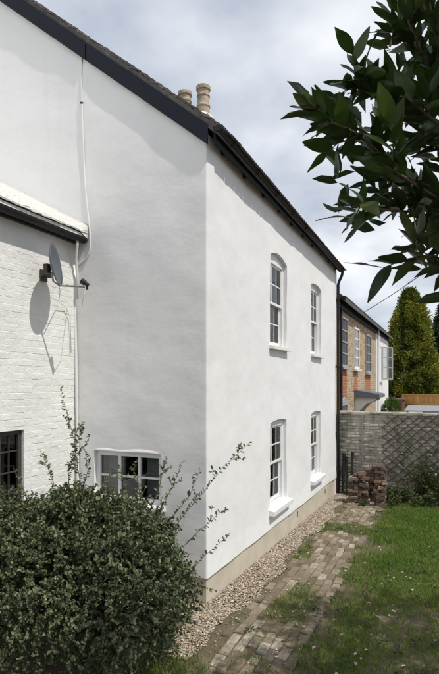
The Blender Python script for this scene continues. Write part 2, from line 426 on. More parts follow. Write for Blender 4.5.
def brick_mesh(name, l, wd, h, mat, bev=0.008, jit=0.004, seed=0):
    """block with a chamfered, slightly uneven top"""
    r = random.Random(seed); mb = MB()
    def q(x, y, z): return (x + r.uniform(-jit, jit), y + r.uniform(-jit, jit), z + r.uniform(-jit, jit)*0.6)
    a, b = l/2, wd/2
    v = [q(sx*a, sy*b, 0) for sx, sy in ((-1,-1),(1,-1),(1,1),(-1,1))]
    v += [q(sx*a, sy*b, h-bev) for sx, sy in ((-1,-1),(1,-1),(1,1),(-1,1))]
    v += [q(sx*(a-bev), sy*(b-bev), h) for sx, sy in ((-1,-1),(1,-1),(1,1),(-1,1))]
    f = [(0,3,2,1)] + [(i, (i+1) % 4, 4+(i+1) % 4, 4+i) for i in range(4)] + [(4+i, 4+(i+1) % 4, 8+(i+1) % 4, 8+i) for i in range(4)] + [(8,9,10,11)]
    mb.add(v, f)
    me = bpy.data.meshes.new(name); me.from_pydata(mb.v, [], mb.f); me.materials.append(M[mat]); me.update(); return me
pav = [brick_mesh('brick', 0.212, 0.098, 0.06, 'paving_brick', 0.012, 0.006, k) for k in range(6)]
pav_spots = []
for col in range(8):
    x = 0.50 + col*0.108
    y = -2.3 + (0.11 if col % 2 else 0) + random.uniform(-0.02, 0.02)
    while y < 7.3:
        bare = mnoise.noise((x*1.6, y*1.05, 9.0))
        if bare < (0.24 if y > -0.1 else 0.6) and random.random() > 0.07 and not (col == 0 and random.random() < 0.45) and not (col == 7 and random.random() < 0.4):
            pav_spots.append((x + random.uniform(-.008, .008), y, bare))
        y += 0.226 + random.uniform(-0.006, 0.008)
pav_spots.sort(key=lambda q: q[1]); pav_spots = [q for q in pav_spots if q[1] > -1.7][:298]
for x, y, bare in pav_spots:
    z = gz(x, y) - 0.038 + random.uniform(-0.007, 0.006) - max(0, bare)*0.02
    o = place('brick', random.choice(pav), (x, y, z), path)
    o.rotation_euler = (R(random.uniform(-2.5, 2.5)), R(random.uniform(-2.5, 2.5)), R(90 + random.uniform(-5, 5) + random.choice((0, 180))))

# ---- gravel strip along the wall (pebbles, uncountable)
def pebbles(name, P, size, mat, kind='stuff'):
    n = len(P)
    B = np.array([[1,0,0],[.5,.8,.1],[-.5,.85,0],[-1,0,.1],[-.5,-.8,0],[.5,-.85,.1],[.45,.2,.7],[-.3,.35,.75],[-.1,-.45,.65]], float)
    F = [(0,1,6),(1,2,7),(1,7,6),(2,3,7),(3,8,7),(3,4,8),(4,5,8),(5,6,8),(5,0,6),(6,7,8)]
    a = rng.uniform(0, 2*math.pi, n); ca, sa = np.cos(a), np.sin(a)
    sz = size[:, None, None]*np.stack([rng.uniform(.8, 1.3, n), rng.uniform(.6, 1.0, n), rng.uniform(.5, .9, n)], 1)[:, None]
    V = B[None]*sz + rng.normal(0, 0.08, (n, 9, 3))*size[:, None, None]
    X = V[..., 0]*ca[:, None] - V[..., 1]*sa[:, None]; Y = V[..., 0]*sa[:, None] + V[..., 1]*ca[:, None]
    V = np.stack([X, Y, V[..., 2]], -1) + P[:, None]
    idx = np.array(F).ravel()
    loops = (np.arange(n)[:, None]*9 + idx[None]).ravel()
    return np_mesh(name, V.reshape(-1, 3), loops, np.full(n*len(F), 3), np.repeat(rng.random(n)**0.8, 9), mat, kind=kind, smooth=False)
n = 27000
y = rng.uniform(-1.2, 7.75, n); xw = 0.40 + 0.07*np.sin(y*1.7) + 0.05*np.sin(y*5.1)
x = np.where(rng.random(n) < 0.93, rng.uniform(-0.02, 1, n)*xw, rng.uniform(0, 1.3, n))
# in front of the gable too
k = rng.random(n) < 0.14
x = np.where(k, rng.uniform(-1.7, 0.35, n), x); y = np.where(k, rng.uniform(-0.38, -0.02, n), y)
ok = ~((x < 0.0) & (y > 0.0)); x, y = x[ok], y[ok]; n = len(x)
z = -0.027*np.clip(y, 0, 8) + rng.uniform(-0.004, 0.022, n)
gr = pebbles('gravel', np.stack([x, y, z], 1), rng.uniform(0.006, 0.015, n), 'pebble')
tag(gr, 'strip of pale buff gravel along the foot of the white wall', 'gravel')

# ---- lawn (uncountable)
def lawn(n, x0, x1, y0, y1):
    x = rng.uniform(x0, x1, n); y = rng.uniform(y0, y1, n)
    f = np.array([mnoise.noise((a*0.9, b*0.9, 3.0)) for a, b in zip(x, y)]); f2 = np.array([mnoise.noise((a*3.1, b*3.1, 8.0)) for a, b in zip(x, y)])
    return x, y, f, f2
x, y, f, f2 = lawn(330000, -0.6, 6.5, -2.0, 7.9)
edge = 1.29 + 0.09*np.sin(y*2.3) + 0.07*np.sin(y*5.7+1)
d = x - edge
keep = np.where(d > 0, np.clip(0.30 + d*1.6, 0, 1), 0)            # thin near the path
bare = np.clip((f + 0.6*f2 - 0.38)*3.0, 0, 0.85)                   # worn patches
bare = np.where((x > 1.9) & (y < 0.9), np.clip(bare + 0.45, 0, 0.93), bare)
keep = keep*(1-bare)
# tufts between the bricks and beside the bush
pt = np.clip((np.array([mnoise.noise((a*1.6, b*1.05, 9.0)) for a, b in zip(x, y)]) - 0.14)*4.5, 0, 0.85)
pt = np.where(y < -0.1, pt*0.25, pt)
keep = np.where((d <= 0) & (x > 0.42), np.maximum(pt, np.where(rng.random(len(x)) < 0.5, 0.10, 0.03)), keep)
fr = np.exp(-(((x-0.35)/0.5)**2 + ((y+1.75)/0.42)**2))
keep = np.where((y < -0.9) & (x < 1.2), np.maximum(keep, np.clip(fr*1.3, 0, 0.9)), keep)
ok = (rng.random(len(x)) < keep) & ~((x < 0.02) & (y > -0.35)) 
x, y, d, f, f2 = x[ok], y[ok], d[ok], f[ok], f2[ok]
n = len(x)
tuft = np.exp(-(((x-1.75)/0.5)**2 + ((y-3.3)/0.9)**2)) + 0.8*np.exp(-(((x-2.3)/0.8)**2 + ((y-5.6)/1.0)**2)) + np.where((y < -0.9) & (x < 1.3), 0.7, 0)
h = rng.uniform(0.03, 0.07, n)*(1 + 1.6*np.clip(tuft, 0, 1) + 0.7*np.clip(f2, 0, 1)); h = np.where(d < 0, h*0.9, h)
z = -0.027*np.clip(y, 0, 8) - 0.012
var = np.clip(0.46 - 0.9*np.clip(tuft, 0, 1)*0.3 + 0.45*f + 0.3*f2 + rng.normal(0, 0.2, n), 0, 1)
gs = blades('grass', np.stack([x, y, z], 1), h, rng.uniform(0.004, 0.0075, n), rng.uniform(0.2, 0.9, n), var, 'grass_blade')
tag(gs, 'rough patchy lawn grass beside the brick path', 'grass')
n = 420
wx = rng.uniform(0.5, 5.5, n); wy = rng.uniform(-1.6, 7.2, n); ok = (wx > 1.25) | (rng.random(n) < 0.25); wx, wy = wx[ok], wy[ok]; n = len(wx)
k = 9; a = rng.uniform(0, 6.28, n*k); rr_ = rng.uniform(0.0, 0.05, n*k); X_ = np.repeat(wx, k) + rr_*np.cos(a); Y_ = np.repeat(wy, k) + rr_*np.sin(a)
L_ = np.repeat(rng.uniform(0.025, 0.065, n), k)*rng.uniform(0.7, 1.2, n*k)
lw = leaf_cloud('lawn_weeds', np.stack([X_, Y_, -0.027*np.clip(Y_, 0, 8) + rng.uniform(0.0, 0.05, n*k)], 1), np.stack([np.cos(a), np.sin(a), rng.uniform(.1, .9, n*k)], 1), L_, L_*0.5, rng.random(n*k)*0.85, 'weed_leaf', up=np.tile([0, 0, 1.0], (n*k, 1)))
tag(lw, 'broad-leaved weeds and clover scattered through the lawn and path', 'weeds')
n = 150
x = rng.uniform(1.3, 4.2, n); y = rng.uniform(-1.4, 4, n)
lf = leaf_cloud('leaf_litter', np.stack([x, y, -0.027*np.clip(y, 0, 8) + rng.uniform(0.012, 0.045, n)], 1), np.stack([rng.normal(size=n), rng.normal(size=n), rng.normal(0, .2, n)], 1),
                rng.uniform(0.03, 0.07, n), rng.uniform(0.015, 0.035, n), rng.random(n), 'dry_leaf', up=np.tile([0, 0, 1.0], (n, 1)))
tag(lf, 'pale fallen leaves scattered over the shaded lawn', 'leaves')

# ================================================================== THE WHITE COTTAGE
house = empty('white_cottage', (0, 0, 0))
tag(house, 'two-storey white rendered cottage with black eaves and cream plinth', 'house')
PITCH = 0.81; EAVE = 5.55; RIDGE_T = 4.2; LEN = 7.8
def wall_top(p): # p<0 gable (t=-p), p>=0 front
    if p >= 0: return EAVE
    t = -p; return EAVE + PITCH*(t if t < RIDGE_T else 2*RIDGE_T - t)
def zb(p): return 0.31 - 0.013*max(p, 0) if p >= 0 else 0.31
rc = 0.02
def base_pt(p):
    if p < -rc: return Vector((p, 0, 0)), Vector((0, -1, 0))
    if p > rc: return Vector((0, p, 0)), Vector((1, 0, 0))
    a = (p+rc)/(2*rc)*math.pi/2; d = Vector((math.sin(a), -math.cos(a), 0))
    return Vector((-rc, rc, 0)) + d*rc, d
OP = [ # p0, p1, z0, z1, arch rise, tag
    (2.38, 3.33, 0.60, 1.96, 0.035), (5.10, 6.04, 0.60, 1.97, 0.04),
    (2.38, 3.33, 3.22, 4.67, 0.095), (5.10, 6.04, 3.22, 4.67, 0.06),
    (-1.62, -0.62, 1.10, 1.735, 0.0)]
def refine(breaks, step):
    out = []
    for a, b in zip(breaks[:-1], breaks[1:]):
        k = max(1, round((b-a)/step)); out += [a + (b-a)*i/k for i in range(k)]
    return out + [breaks[-1]]
ps = refine([-8.4, -RIDGE_T, -2.2], 0.2)[:-1] + refine([-2.2, -1.62, -0.62, -0.15, 0.15, 2.38, 3.33, 5.10, 6.04, LEN], 0.05)
ps += [-rc*0.66, -rc*0.33, 0.0, rc*0.33, rc*0.66, rc, -rc]
ps = sorted(set(round(q, 4) for q in ps))
zs = refine([0.0, 0.60, 1.10, 1.735, 1.965, 3.22, 4.67, EAVE], 0.06)
zs = [round(q, 4) for q in zs]
def zmap(p, z):
    # arch over the heads
    for (a, b, z0, z1, rise) in OP:
        if rise and a < p < b:
            zh = 1.965 if z1 < 2.5 else z1
            amp = rise*(1-((p-(a+b)/2)/((b-a)/2))**2)
            kk = max(0.0, 1-abs(z-zh)/0.42)
            z += amp*kk
    if p < 0 and z > 2.3:
        z = 2.3 + (z-2.3)*(wall_top(p)-2.3)/(EAVE-2.3)
    if z < 0.6: z = zb(p) + z*(0.6-zb(p))/0.6
    return z
def wob(p, z):
    a = 0.0075*mnoise.noise((p*0.75+3, z*0.8, 1)) + 0.0055*mnoise.noise((p*1.9, z*2.3+4, 7)) + 0.0022*mnoise.noise((p*5.0, z*7.5, 2))
    a += 0.0085*mnoise.noise((p*1.7+0.45*z, z*1.35-0.3*p, 11)) + 0.0038*mnoise.noise((p*4.2+z, z*3.4-p, 13))
    if abs(p) < 0.3: a += 0.012*mnoise.noise((0.3, z*1.1, 21))*(1-abs(p)/0.3)
    if p > 0: a += 0.022*mnoise.noise((p*0.62+1.7, z*0.35, 4))*min(1, p)
    # soft bulge of the hood over the gable window, bell-mouth at the foot
    if z < 0.55: a += 0.012*(1-(z-0.3)/0.25) if z > 0.3 else 0.012
    return a
nz = len(zs); vid = {}; V = []; F = []
for i, p in enumerate(ps):
    bpt, nn = base_pt(p)
    for j, z0 in enumerate(zs):
        z = zmap(p, z0); q = bpt + nn*wob(p, z) + Vector((0, 0, z)); vid[i, j] = len(V); V.append(q)
def idx_of(lst, v): return min(range(len(lst)), key=lambda k: abs(lst[k]-v))
holes = []
for (a, b, z0, z1, rise) in OP:
    zt = 1.965 if (rise and z1 < 2.5) else z1
    holes.append((idx_of(ps, a), idx_of(ps, b), idx_of(zs, z0), idx_of(zs, zt)))
for i in range(len(ps)-1):
    for j in range(nz-1):
        if any(a <= i < b and c0 <= j < d0 for a, b, c0, d0 in holes): continue
        F.append((vid[i, j], vid[i+1, j], vid[i+1, j+1], vid[i, j+1]))
for (a, b, c0, d0) in holes:                                       # reveals
    loop = [(i, c0) for i in range(a, b)] + [(b, j) for j in range(c0, d0)] + [(i, d0) for i in range(b, a, -1)] + [(a, j) for j in range(d0, c0, -1)]
    front = ps[a] > 0; ins = []
    for (i, j) in loop:
        q = V[vid[i, j]].copy()
        if front: q.x = -0.17
        else: q.y = 0.14
        ins.append(len(V)); V.append(q)
    m_ = len(loop)
    for k in range(m_):
        k2 = (k+1) % m_
        F.append((vid[loop[k]], ins[k], ins[k2], vid[loop[k2]]))
# bottom lip and the far end return
lip = []
for i, p in enumerate(ps):
    bpt, nn = base_pt(p); q = V[vid[i, 0]] - nn*0.06; lip.append(len(V)); V.append(q)
for i in range(len(ps)-1): F.append((vid[i, 0], lip[i], lip[i+1], vid[i+1, 0]))
mb = MB(); mb.add(V, F)
wall = mb.build('wall', 'white_render', house, smooth=True)
# auto smooth look: mark reveal corners sharp by angle
try: wall.data.set_sharp_from_angle(angle=R(45))
except Exception: pass
# back and far walls, closing the shell
mb = MB()
mb.prism([(0, LEN, -0.5), (0, LEN, EAVE), (-RIDGE_T, LEN, EAVE+PITCH*RIDGE_T), (-8.4, LEN, EAVE), (-8.4, LEN, -0.5)], (0, -0.2, 0))
mb.build('end_wall', 'white_render', house)
MB().box((-8.4, 0.02, -0.5), (-8.2, LEN-0.2, EAVE)).build('back_wall', 'white_render', house)
MB().box((-8.2, 0.3, 2.45), (-0.25, LEN-0.25, 2.6)).build('upper_floor', 'interior', house)
MB().box((-3.2, 0.3, 0.0), (-3.05, LEN-0.25, 5.4)).build('partition', 'interior', house)
# plinth
mb = MB(); pv = []; pf = []
pc = [q for q in ps if q > -2.2]
for p in pc:
    bpt, nn = base_pt(p)
    top = zb(p) + 0.015
    for zz in (-0.5, -0.1, top*0.5, top):
        off = -0.012 + 0.004*mnoise.noise((p*2, zz*3, 6))
        pv.append(bpt + nn*off + Vector((0, 0, zz)))
pf = [(i*4+j, (i+1)*4+j, (i+1)*4+j+1, i*4+j+1) for i in range(len(pc)-1) for j in range(3)]
mb.add(pv, pf); mb.build('plinth', 'plinth_render', house, smooth=True)
for yv in (4.05, 6.5):                                             # small air vents in the plinth
    zv = zb(yv) - 0.13
    vb = MB().box((-0.02, yv, zv-0.05), (-0.002, yv+0.05, zv+0.05)).build('air_vent', 'old_brick', house)

# roof
def roof_pts(x, dz): return (x, EAVE + 0.02 - PITCH*x + dz)
ov = 0.16
mb = MB()
for sgn in (1,):
    e0 = (ov, 0, EAVE - PITCH*ov + 0.0); r0 = (-RIDGE_T, 0, EAVE + PITCH*RIDGE_T + 0.0)
    prof = [(ov, EAVE-PITCH*ov+0.07), (-RIDGE_T, EAVE+PITCH*RIDGE_T+0.07), (-8.4-ov, EAVE-PITCH*ov+0.07),
            (-8.4-ov, EAVE-PITCH*ov+0.17), (-RIDGE_T, EAVE+PITCH*RIDGE_T+0.17), (ov, EAVE-PITCH*ov+0.17)]
    mb.prism([(a, -0.03, b) for a, b in prof], (0, LEN+0.14, -0.09))
roof = mb.build('roof', 'roof_tile', house)
# verge tiles, one by one, and a mortar bed
tile_me = None
cs = 1/math.sqrt(1+PITCH**2)
vt = [brick_mesh('verge_tile', 0.165, 0.30, 0.022, 'roof_tile', 0.006, 0.005, 40+k) for k in range(4)]
nT = 44
for k in range(nT):
    xx = ov - 0.06 - k*(RIDGE_T+0.1)/nT
    zt_ = EAVE - PITCH*xx + 0.176
    o = place('tile', random.choice(vt), (xx, 0.118 + random.uniform(-.006, .008), zt_), roof)
    o.rotation_euler = (R(random.uniform(-1.5, 1.5)), math.atan(PITCH) - R(6) + R(random.uniform(-2, 2)), 0)
# eave tiles
et = [brick_mesh('tile', 0.26, 0.160, 0.02, 'roof_tile', 0.006, 0.004, 60+k) for k in range(4)]
for k in range(46):
    yy = 0.06 + k*0.168
    o = place('tile', random.choice(et), (ov-0.02, yy+0.17, EAVE - PITCH*(ov-0.02) + 0.178 - 0.0115*yy + random.uniform(0, .006)), roof)
    o.rotation_euler = (0, math.atan(PITCH) - R(5), R(random.uniform(-1, 1)))
# bargeboards: two lengths with a lapped joint
def barge(x0, x1, drop, y0, y1, name='bargeboard'):
    top = 0.105
    poly = [(x0, y0, EAVE-PITCH*x0+top), (x1, y0, EAVE-PITCH*x1+top), (x1, y0, EAVE-PITCH*x1+top-drop), (x0, y0, EAVE-PITCH*x0+top-drop)]
    MB().prism(poly, (0, y1-y0, 0)).build(name, 'black_paint', house)
barge(0.025, -1.72, 0.235, -0.044, -0.022)
barge(-1.735, -4.2, 0.235, -0.052, -0.022)
# eaves: rafter feet, fascia, gutter, brackets
MB().box((0.085, 0.0, EAVE-0.13), (0.11, LEN, EAVE+0.0)).build('fascia', 'black_paint', house)
for k in range(10):
    yy = 0.4 + k*0.79
    MB().box((-0.03, yy, EAVE-0.10), (0.085, yy+0.06, EAVE-0.03)).build('rafter_foot', 'dark_timber', house)
def half_gutter(p0, p1, r, mat, parent, sag=None, th=0.006):
    """half-round channel with thickness between two points"""
    p0 = Vector(p0); p1 = Vector(p1); n = 30; d = (p1-p0).normalized(); sd = Vector((0, 0, 1)).cross(d).normalized(); vs = []; fs = []
    ang = [math.pi*(k/8) for k in range(9)]; m_ = 18
    for i in range(n+1):
        q = p0 + (p1-p0)*(i/n)
        if sag: q = q + Vector(sag(i/n))
        for a in ang: vs.append(q + sd*(math.cos(a)*r) - Vector((0, 0, math.sin(a)*r)))
        for a in ang[::-1]: vs.append(q + sd*(math.cos(a)*(r-th)) - Vector((0, 0, math.sin(a)*(r-th))))
    for i in range(n):
        for k in range(m_): fs.append((i*m_+k, i*m_+(k+1) % m_, (i+1)*m_+(k+1) % m_, (i+1)*m_+k))
    fs.append(tuple(range(9))); fs.append(tuple(n*m_+k for k in range(9))[::-1])
    mb = MB(); mb.add(vs, fs); return mb.build('gutter', mat, parent, smooth=False)
gut = half_gutter((0.150, -0.06, EAVE+0.035), (0.165, LEN+0.02, EAVE-0.06), 0.062, 'black_plastic', house,
                  lambda u: (0.010*math.sin(u*9+1), 0, 0.012*math.sin(u*7.3)+0.006*math.sin(u*17)))
for k in range(9):
    yy = 0.35 + k*0.9
    mb = MB(); mb.tube([Vector((0.155, yy, EAVE+0.03-0.012*yy)) + Vector((math.cos(a)*0.07, 0, -math.sin(a)*0.07)) for a in np.linspace(0, math.pi, 9)], 0.008, 5)
    mb.build('gutter_bracket', 'black_plastic', gut)
# downpipe at the far end
mb = MB()
mb.tube([(0.165, LEN-0.06, EAVE-0.09), (0.165, LEN-0.06, EAVE-0.17), (0.15, LEN-0.06, EAVE-0.23), (0.085, LEN-0.06, EAVE-0.36), (0.06, LEN-0.06, EAVE-0.45), (0.06, LEN-0.06, 2.0), (0.06, LEN-0.06, -0.19)], 0.036, 10)
dp = mb.build('downpipe', 'black_plastic', house, smooth=True)
for zz in (4.7, 3.0, 1.3):
    MB().box((0.0, LEN-0.11, zz), (0.10, LEN-0.01, zz+0.05)).build('pipe_clip', 'black_plastic', dp)

# chimney at the far gable
ch = MB()
rz_ = EAVE + PITCH*RIDGE_T
ch.box((-5.1, 7.15, 7.6), (-3.32, LEN-0.01, 9.66))
for k, gr_ in enumerate((0.04, 0.02)):
    ch.box((-5.1-gr_, 7.15-gr_, 9.72+k*0.07), (-3.32+gr_, LEN-0.01+gr_, 9.79+k*0.07))
chim = ch.build('chimney', 'chimney_brick', house)
mb = MB()                                                         # flaunching, lumpy mortar
for q in (-3.62, -4.17, -4.68):
    mb.lathe([(0.36, 0), (0.30, 0.10), (0.2, 0.20), (0.02, 0.22)], (q, 7.48, 9.85), 12)
mb.build('flaunching', 'mortar', chim, smooth=True)
def pot(x, h, mat, r=0.175):
    prof = [(r*1.0, 0), (r*0.98, h*0.3), (r*1.1, h*0.32), (r*1.1, h*0.37), (r*0.97, h*0.40), (r*0.94, h*0.64), (r*1.06, h*0.66), (r*1.06, h*0.71), (r*0.93, h*0.74),
            (r*0.95, h*0.86), (r*1.15, h*0.89), (r*1.15, h), (r*0.9, h), (r*0.85, h*0.6)]
    MB().lathe(prof, (x, 7.48, 9.98), 20).build('chimney_pot', mat, chim, smooth=False)
pot(-3.60, 0.83, 'buff_clay'); pot(-4.17, 0.80, 'buff_clay'); pot(-4.68, 0.66, 'red_clay')

# ---- sash windows of the front
def sash_window(y0, y1, z0, z1, rise, lower):
    wd = MB(); X = -0.065
    fw = 0.055
    # box frame as the window's own mesh: jambs, head following the arch, bottom
    wd.box((X-0.07, y0-0.03, z0-0.02), (X, y0+fw, z1)); wd.box((X-0.07, y1-fw, z0-0.02), (X, y1+0.03, z1))
    n = 10
    arch = lambda y: z1 + rise*max(0, 1-((y-(y0+y1)/2)/((y1-y0)/2))**2)
    pts = [(X-0.072, y0-0.02, z1-0.075)] + [(X-0.072, y1+0.02, z1-0.075)] + [(X-0.072, y1+(y0-y1)*k/n, arch(y1+(y0-y1)*k/n)+0.02) for k in range(n+1)]
    wd.prism(pts, (0.075, 0, 0))
    win = wd.build('window', 'white_paint', house)
    zt = z1-0.07; zm = (z0+zt)/2 + 0.01
    yl, yr = y0+fw, y1-fw
    for up in (1, 0):
        xs0 = X-0.018 if up else X-0.056
        a, b = (zm, zt) if up else (z0+0.02, zm+0.035)
        st, bar = 0.042, 0.02
        s_ = MB(); th = 0.024
        s_.box((xs0-th, yl, a), (xs0, yl+st, b)); s_.box((xs0-th, yr-st, a), (xs0, yr, b))
        s_.box((xs0-th+.001, yl+st, b-st), (xs0-.001, yr-st, b))
        s_.box((xs0-th+.001, yl+st, a), (xs0-.001, yr-st, a+(st if up else 0.065)))
        a2, b2 = a+(st if up else 0.065), b-st; yw = yr-yl-2*st
        for k in (1, 2): 
            yy = yl+st+yw*k/3; s_.box((xs0-th+.002, yy-bar/2, a2), (xs0-.002, yy+bar/2, b2))
        zz = (a2+b2)/2; 
        for k in range(3):
            s_.box((xs0-th+.003, yl+st+yw*k/3+bar/2, zz-bar/2), (xs0-.003, yl+st+yw*(k+1)/3-bar/2, zz+bar/2))
        s_.build('sash', 'white_paint', win)
        for k in range(3):
            for q in range(2):
                pz0, pz1 = (a2, zz) if q == 0 else (zz, b2)
                MB().box((xs0-th*0.6, yl+st+yw*k/3, pz0), (xs0-th*0.4, yl+st+yw*(k+1)/3, pz1)).build('pane', 'window_glass', win)
    sl_ = MB()
    if lower:
        sl_.prism([(-0.16, y0-0.07, z0+0.012), (0.10, y0-0.07, z0-0.03), (0.10, y0-0.07, z0-0.10), (-0.16, y0-0.07, z0-0.10)], (0, y1-y0+0.14, 0))
    else:
        sl_.prism([(-0.16, y0-0.04, z0+0.012), (0.075, y0-0.04, z0-0.012), (0.075, y0-0.04, z0-0.06), (-0.16, y0-0.04, z0-0.06)], (0, y1-y0+0.08, 0))
    sl_.build('sill', 'white_paint', win)
    # curtain added behind the glass, paling the panes as reflected sky would
    cv = []; cf = []; K = 44
    for k in range(K+1):
        yy = y0 + (y1-y0)*k/K; xx = -0.215 + 0.007*math.sin(k*1.5)
        cv += [(xx, yy, z0-0.05), (xx*1.0, yy, z1)]
    cf = [(2*k, 2*k+2, 2*k+3, 2*k+1) for k in range(K)]
    cm = MB(); cm.add(cv, cf); cm.build('pale_sheet', 'pale_sheet', win, smooth=True)
for q in OP[:4]:
    sash_window(q[0], q[1], q[2], 1.965 if q[3] < 2.5 else q[3], q[4], q[3] < 2.5)

# ---- gable casement with its hood
x0, x1, z0, z1 = -1.62, -0.62, 1.10, 1.735
mb = MB(); Y = 0.05; fw = 0.06
mb.box((x0-0.02, Y, z0-0.02), (x0+fw, Y+0.07, z1+0.02)); mb.box((x1-fw, Y, z0-0.02), (x1+0.02, Y+0.07, z1+0.02))
mb.box((x0+fw, Y+.001, z1-fw), (x1-fw, Y+0.069, z1+0.02)); mb.box((x0+fw, Y+.001, z0-0.02), (x1-fw, Y+0.069, z0+fw))
win = mb.build('window', 'white_paint', house)
gx0, gx1, gz0, gz1 = x0+fw, x1-fw, z0+fw, z1-fw
mb = MB(); gw = gx1-gx0
for k in (1, 2): mb.box((gx0+gw*k/3-0.019, Y+0.012, gz0), (gx0+gw*k/3+0.019, Y+0.058, gz1))
zz = (gz0+gz1)/2
for k in range(3):
    mb.box((gx0+gw*k/3+(0.019 if k else 0), Y+0.015, zz-0.013), (gx0+gw*(k+1)/3-(0.019 if k < 2 else 0), Y+0.055, zz+0.013))
mb.build('glazing_bars', 'white_paint', win)
for k in range(3):
    for q in range(2):
        MB().box((gx0+gw*k/3, Y+0.032, gz0 if q == 0 else zz), (gx0+gw*(k+1)/3, Y+0.037, zz if q == 0 else gz1)).build('pane', 'window_glass', win)
MB().prism([(x0-0.06, -0.07, z0-0.06), (x0-0.06, -0.07, z0-0.015), (x0-0.06, 0.12, z0+0.01), (x0-0.06, 0.12, z0-0.06)], (x1-x0+0.12, 0, 0)).build('sill', 'white_paint', win)
MB().box((gx0+0.02, 0.22, z0-0.1), (gx0+0.28, 0.235, z1)).build('blind', 'blind', win)
MB().box((gx1-0.27, 0.22, z0-0.1), (gx1-0.02, 0.235, z1)).build('blind', 'blind', win)
hv = []; hf = []; K = 24; prof = [(-0.02, -0.004), (0.010, -0.003), (0.012, 0.002), (0.011, 0.012), (0.005, 0.03), (-0.010, 0.055)]
for k in range(K+1):
    xx = x0-0.035 + (x1-x0+0.07)*k/K; fade = min(1, min(k, K-k)/2.5)**0.5
    for (a, b) in prof:
        hv.append((xx, -a*fade + 0.004*mnoise.noise((xx*5, b*9, 0)) + (1-fade)*0.01, z1 + 0.005 + b + 0.003*math.sin(k*0.45) - (1-fade)*0.012))
m_ = len(prof)
hf = [(i*m_+j, (i+1)*m_+j, (i+1)*m_+j+1, i*m_+j+1) for i in range(K) for j in range(m_-1)]
mb = MB(); mb.add(hv, hf); mb.build('window_hood', 'white_render', win, smooth=True)

# ---- white conduit on the gable, with clips
def gab(px, py, off=-0.012): return on(px, py, 1, off)
pathc = [gab(82, 53), gab(81.5, 80), gab(82, 110), gab(83.5, 150), gab(85, 185), gab(88, 215), gab(90.5, 236), gab(90, 250), gab(87, 258), gab(80, 264), gab(75.5, 268)]
cnd = MB().tube(pathc, 0.011, 8).build('conduit', 'white_plastic', house, smooth=True)
for px, py in ((81.7, 103),):
    q = gab(px, py); MB().box(q-Vector((0.015, 0.014, 0.010)), q+Vector((0.015, 0.02, 0.010))).build('clip', 'black_plastic' if py == 103 else 'white_plastic', cnd)
mb = MB().tube([on(74.5, yy, 1, -0.03) for yy in (262, 300)] + [on(76, 360, 1, -0.03), on(77, 420, 1, -0.03), on(78, 500, 1, -0.03), on(78, 560, 1, -0.03)], 0.02, 8)
mb.build('downpipe', 'white_plastic', house, smooth=True)

# ================================================================== THE WING (painted brick)
WX = -1.90
wing = empty('painted_brick_wing', (WX-1.5, -3.2, 0))
tag(wing, 'low wing of whitewashed brick with dark-barred window and black gutter', 'outbuilding')
ey = -6.4; et_ = 4.46
wy0, wy1, wz0, wz1 = -2.05, -0.93, 1.12, 2.07
mb = MB()
mb.box((WX-0.3, wy1, -0.4), (WX-0.006, -0.005, et_)); mb.box((WX-0.3, ey, -0.4), (WX-0.006, wy0, et_))
mb.box((WX-0.3, wy0, -0.4), (WX-0.006, wy1, wz0)); mb.box((WX-0.3, wy0, wz1), (WX-0.006, wy1, et_))
ww = mb.build('wall', 'painted_brick', wing)
MB().box((-6.2, ey, -0.4), (-6.0, -0.01, 7.0)).build('back_wall', 'painted_brick', wing)
MB().prism([(WX-0.3, ey, -0.4), (WX-0.3, ey, et_), (-6.0, ey, 7.0), (-6.0, ey, -0.4)], (0, 0.2, 0)).build('end_wall', 'painted_brick', wing)
MB().box((-3.6, ey+0.3, 0), (-3.5, -0.1, 4)).build('partition', 'interior', wing)
# the bricks of the wall face, each its own, lying in the wall plane
wb = []
for k in range(6):
    for full in (1, 0):
        l = 0.213 if full else 0.1
        me = brick_mesh('brick', l+0.006, 0.0712, 0.0098, 'painted_brick', 0.0028, 0.0022, 90+k*2+full)
        wb.append(me)
FULL = wb[0::2]; HALF = wb[1::2]
rw = Matrix(((0, 0, 1), (1, 0, 0), (0, 1, 0)))       # brick length->Y, width->Z, height->+X
zc = 0.93; row = 0; nb = 0
while zc < et_-0.15:
    yb = -0.02 - random.uniform(0, 0.01); k = 0
    while yb > -1.52:
        full = not (row % 2 == 1 and k == 0)
        l = 0.225 if full else 0.1125
        yc = yb - l/2
        if not (wy0-0.06 < yc < wy1+0.06 and wz0-0.02 < zc < wz1+0.02):
            o = place('brick', random.choice(FULL if full else HALF), (WX-0.0140 + random.uniform(-0.0022, 0.0014), yc, zc + random.uniform(-.003, .003)), ww)
            e_ = rw.to_euler(); o.rotation_euler = (e_[0] + R(random.uniform(-.8, .8)), e_[1] + R(random.uniform(-.6, .6)), e_[2] + R(random.uniform(-.6, .6)))
            nb += 1
        yb -= l; k += 1
    zc += 0.0765; row += 1
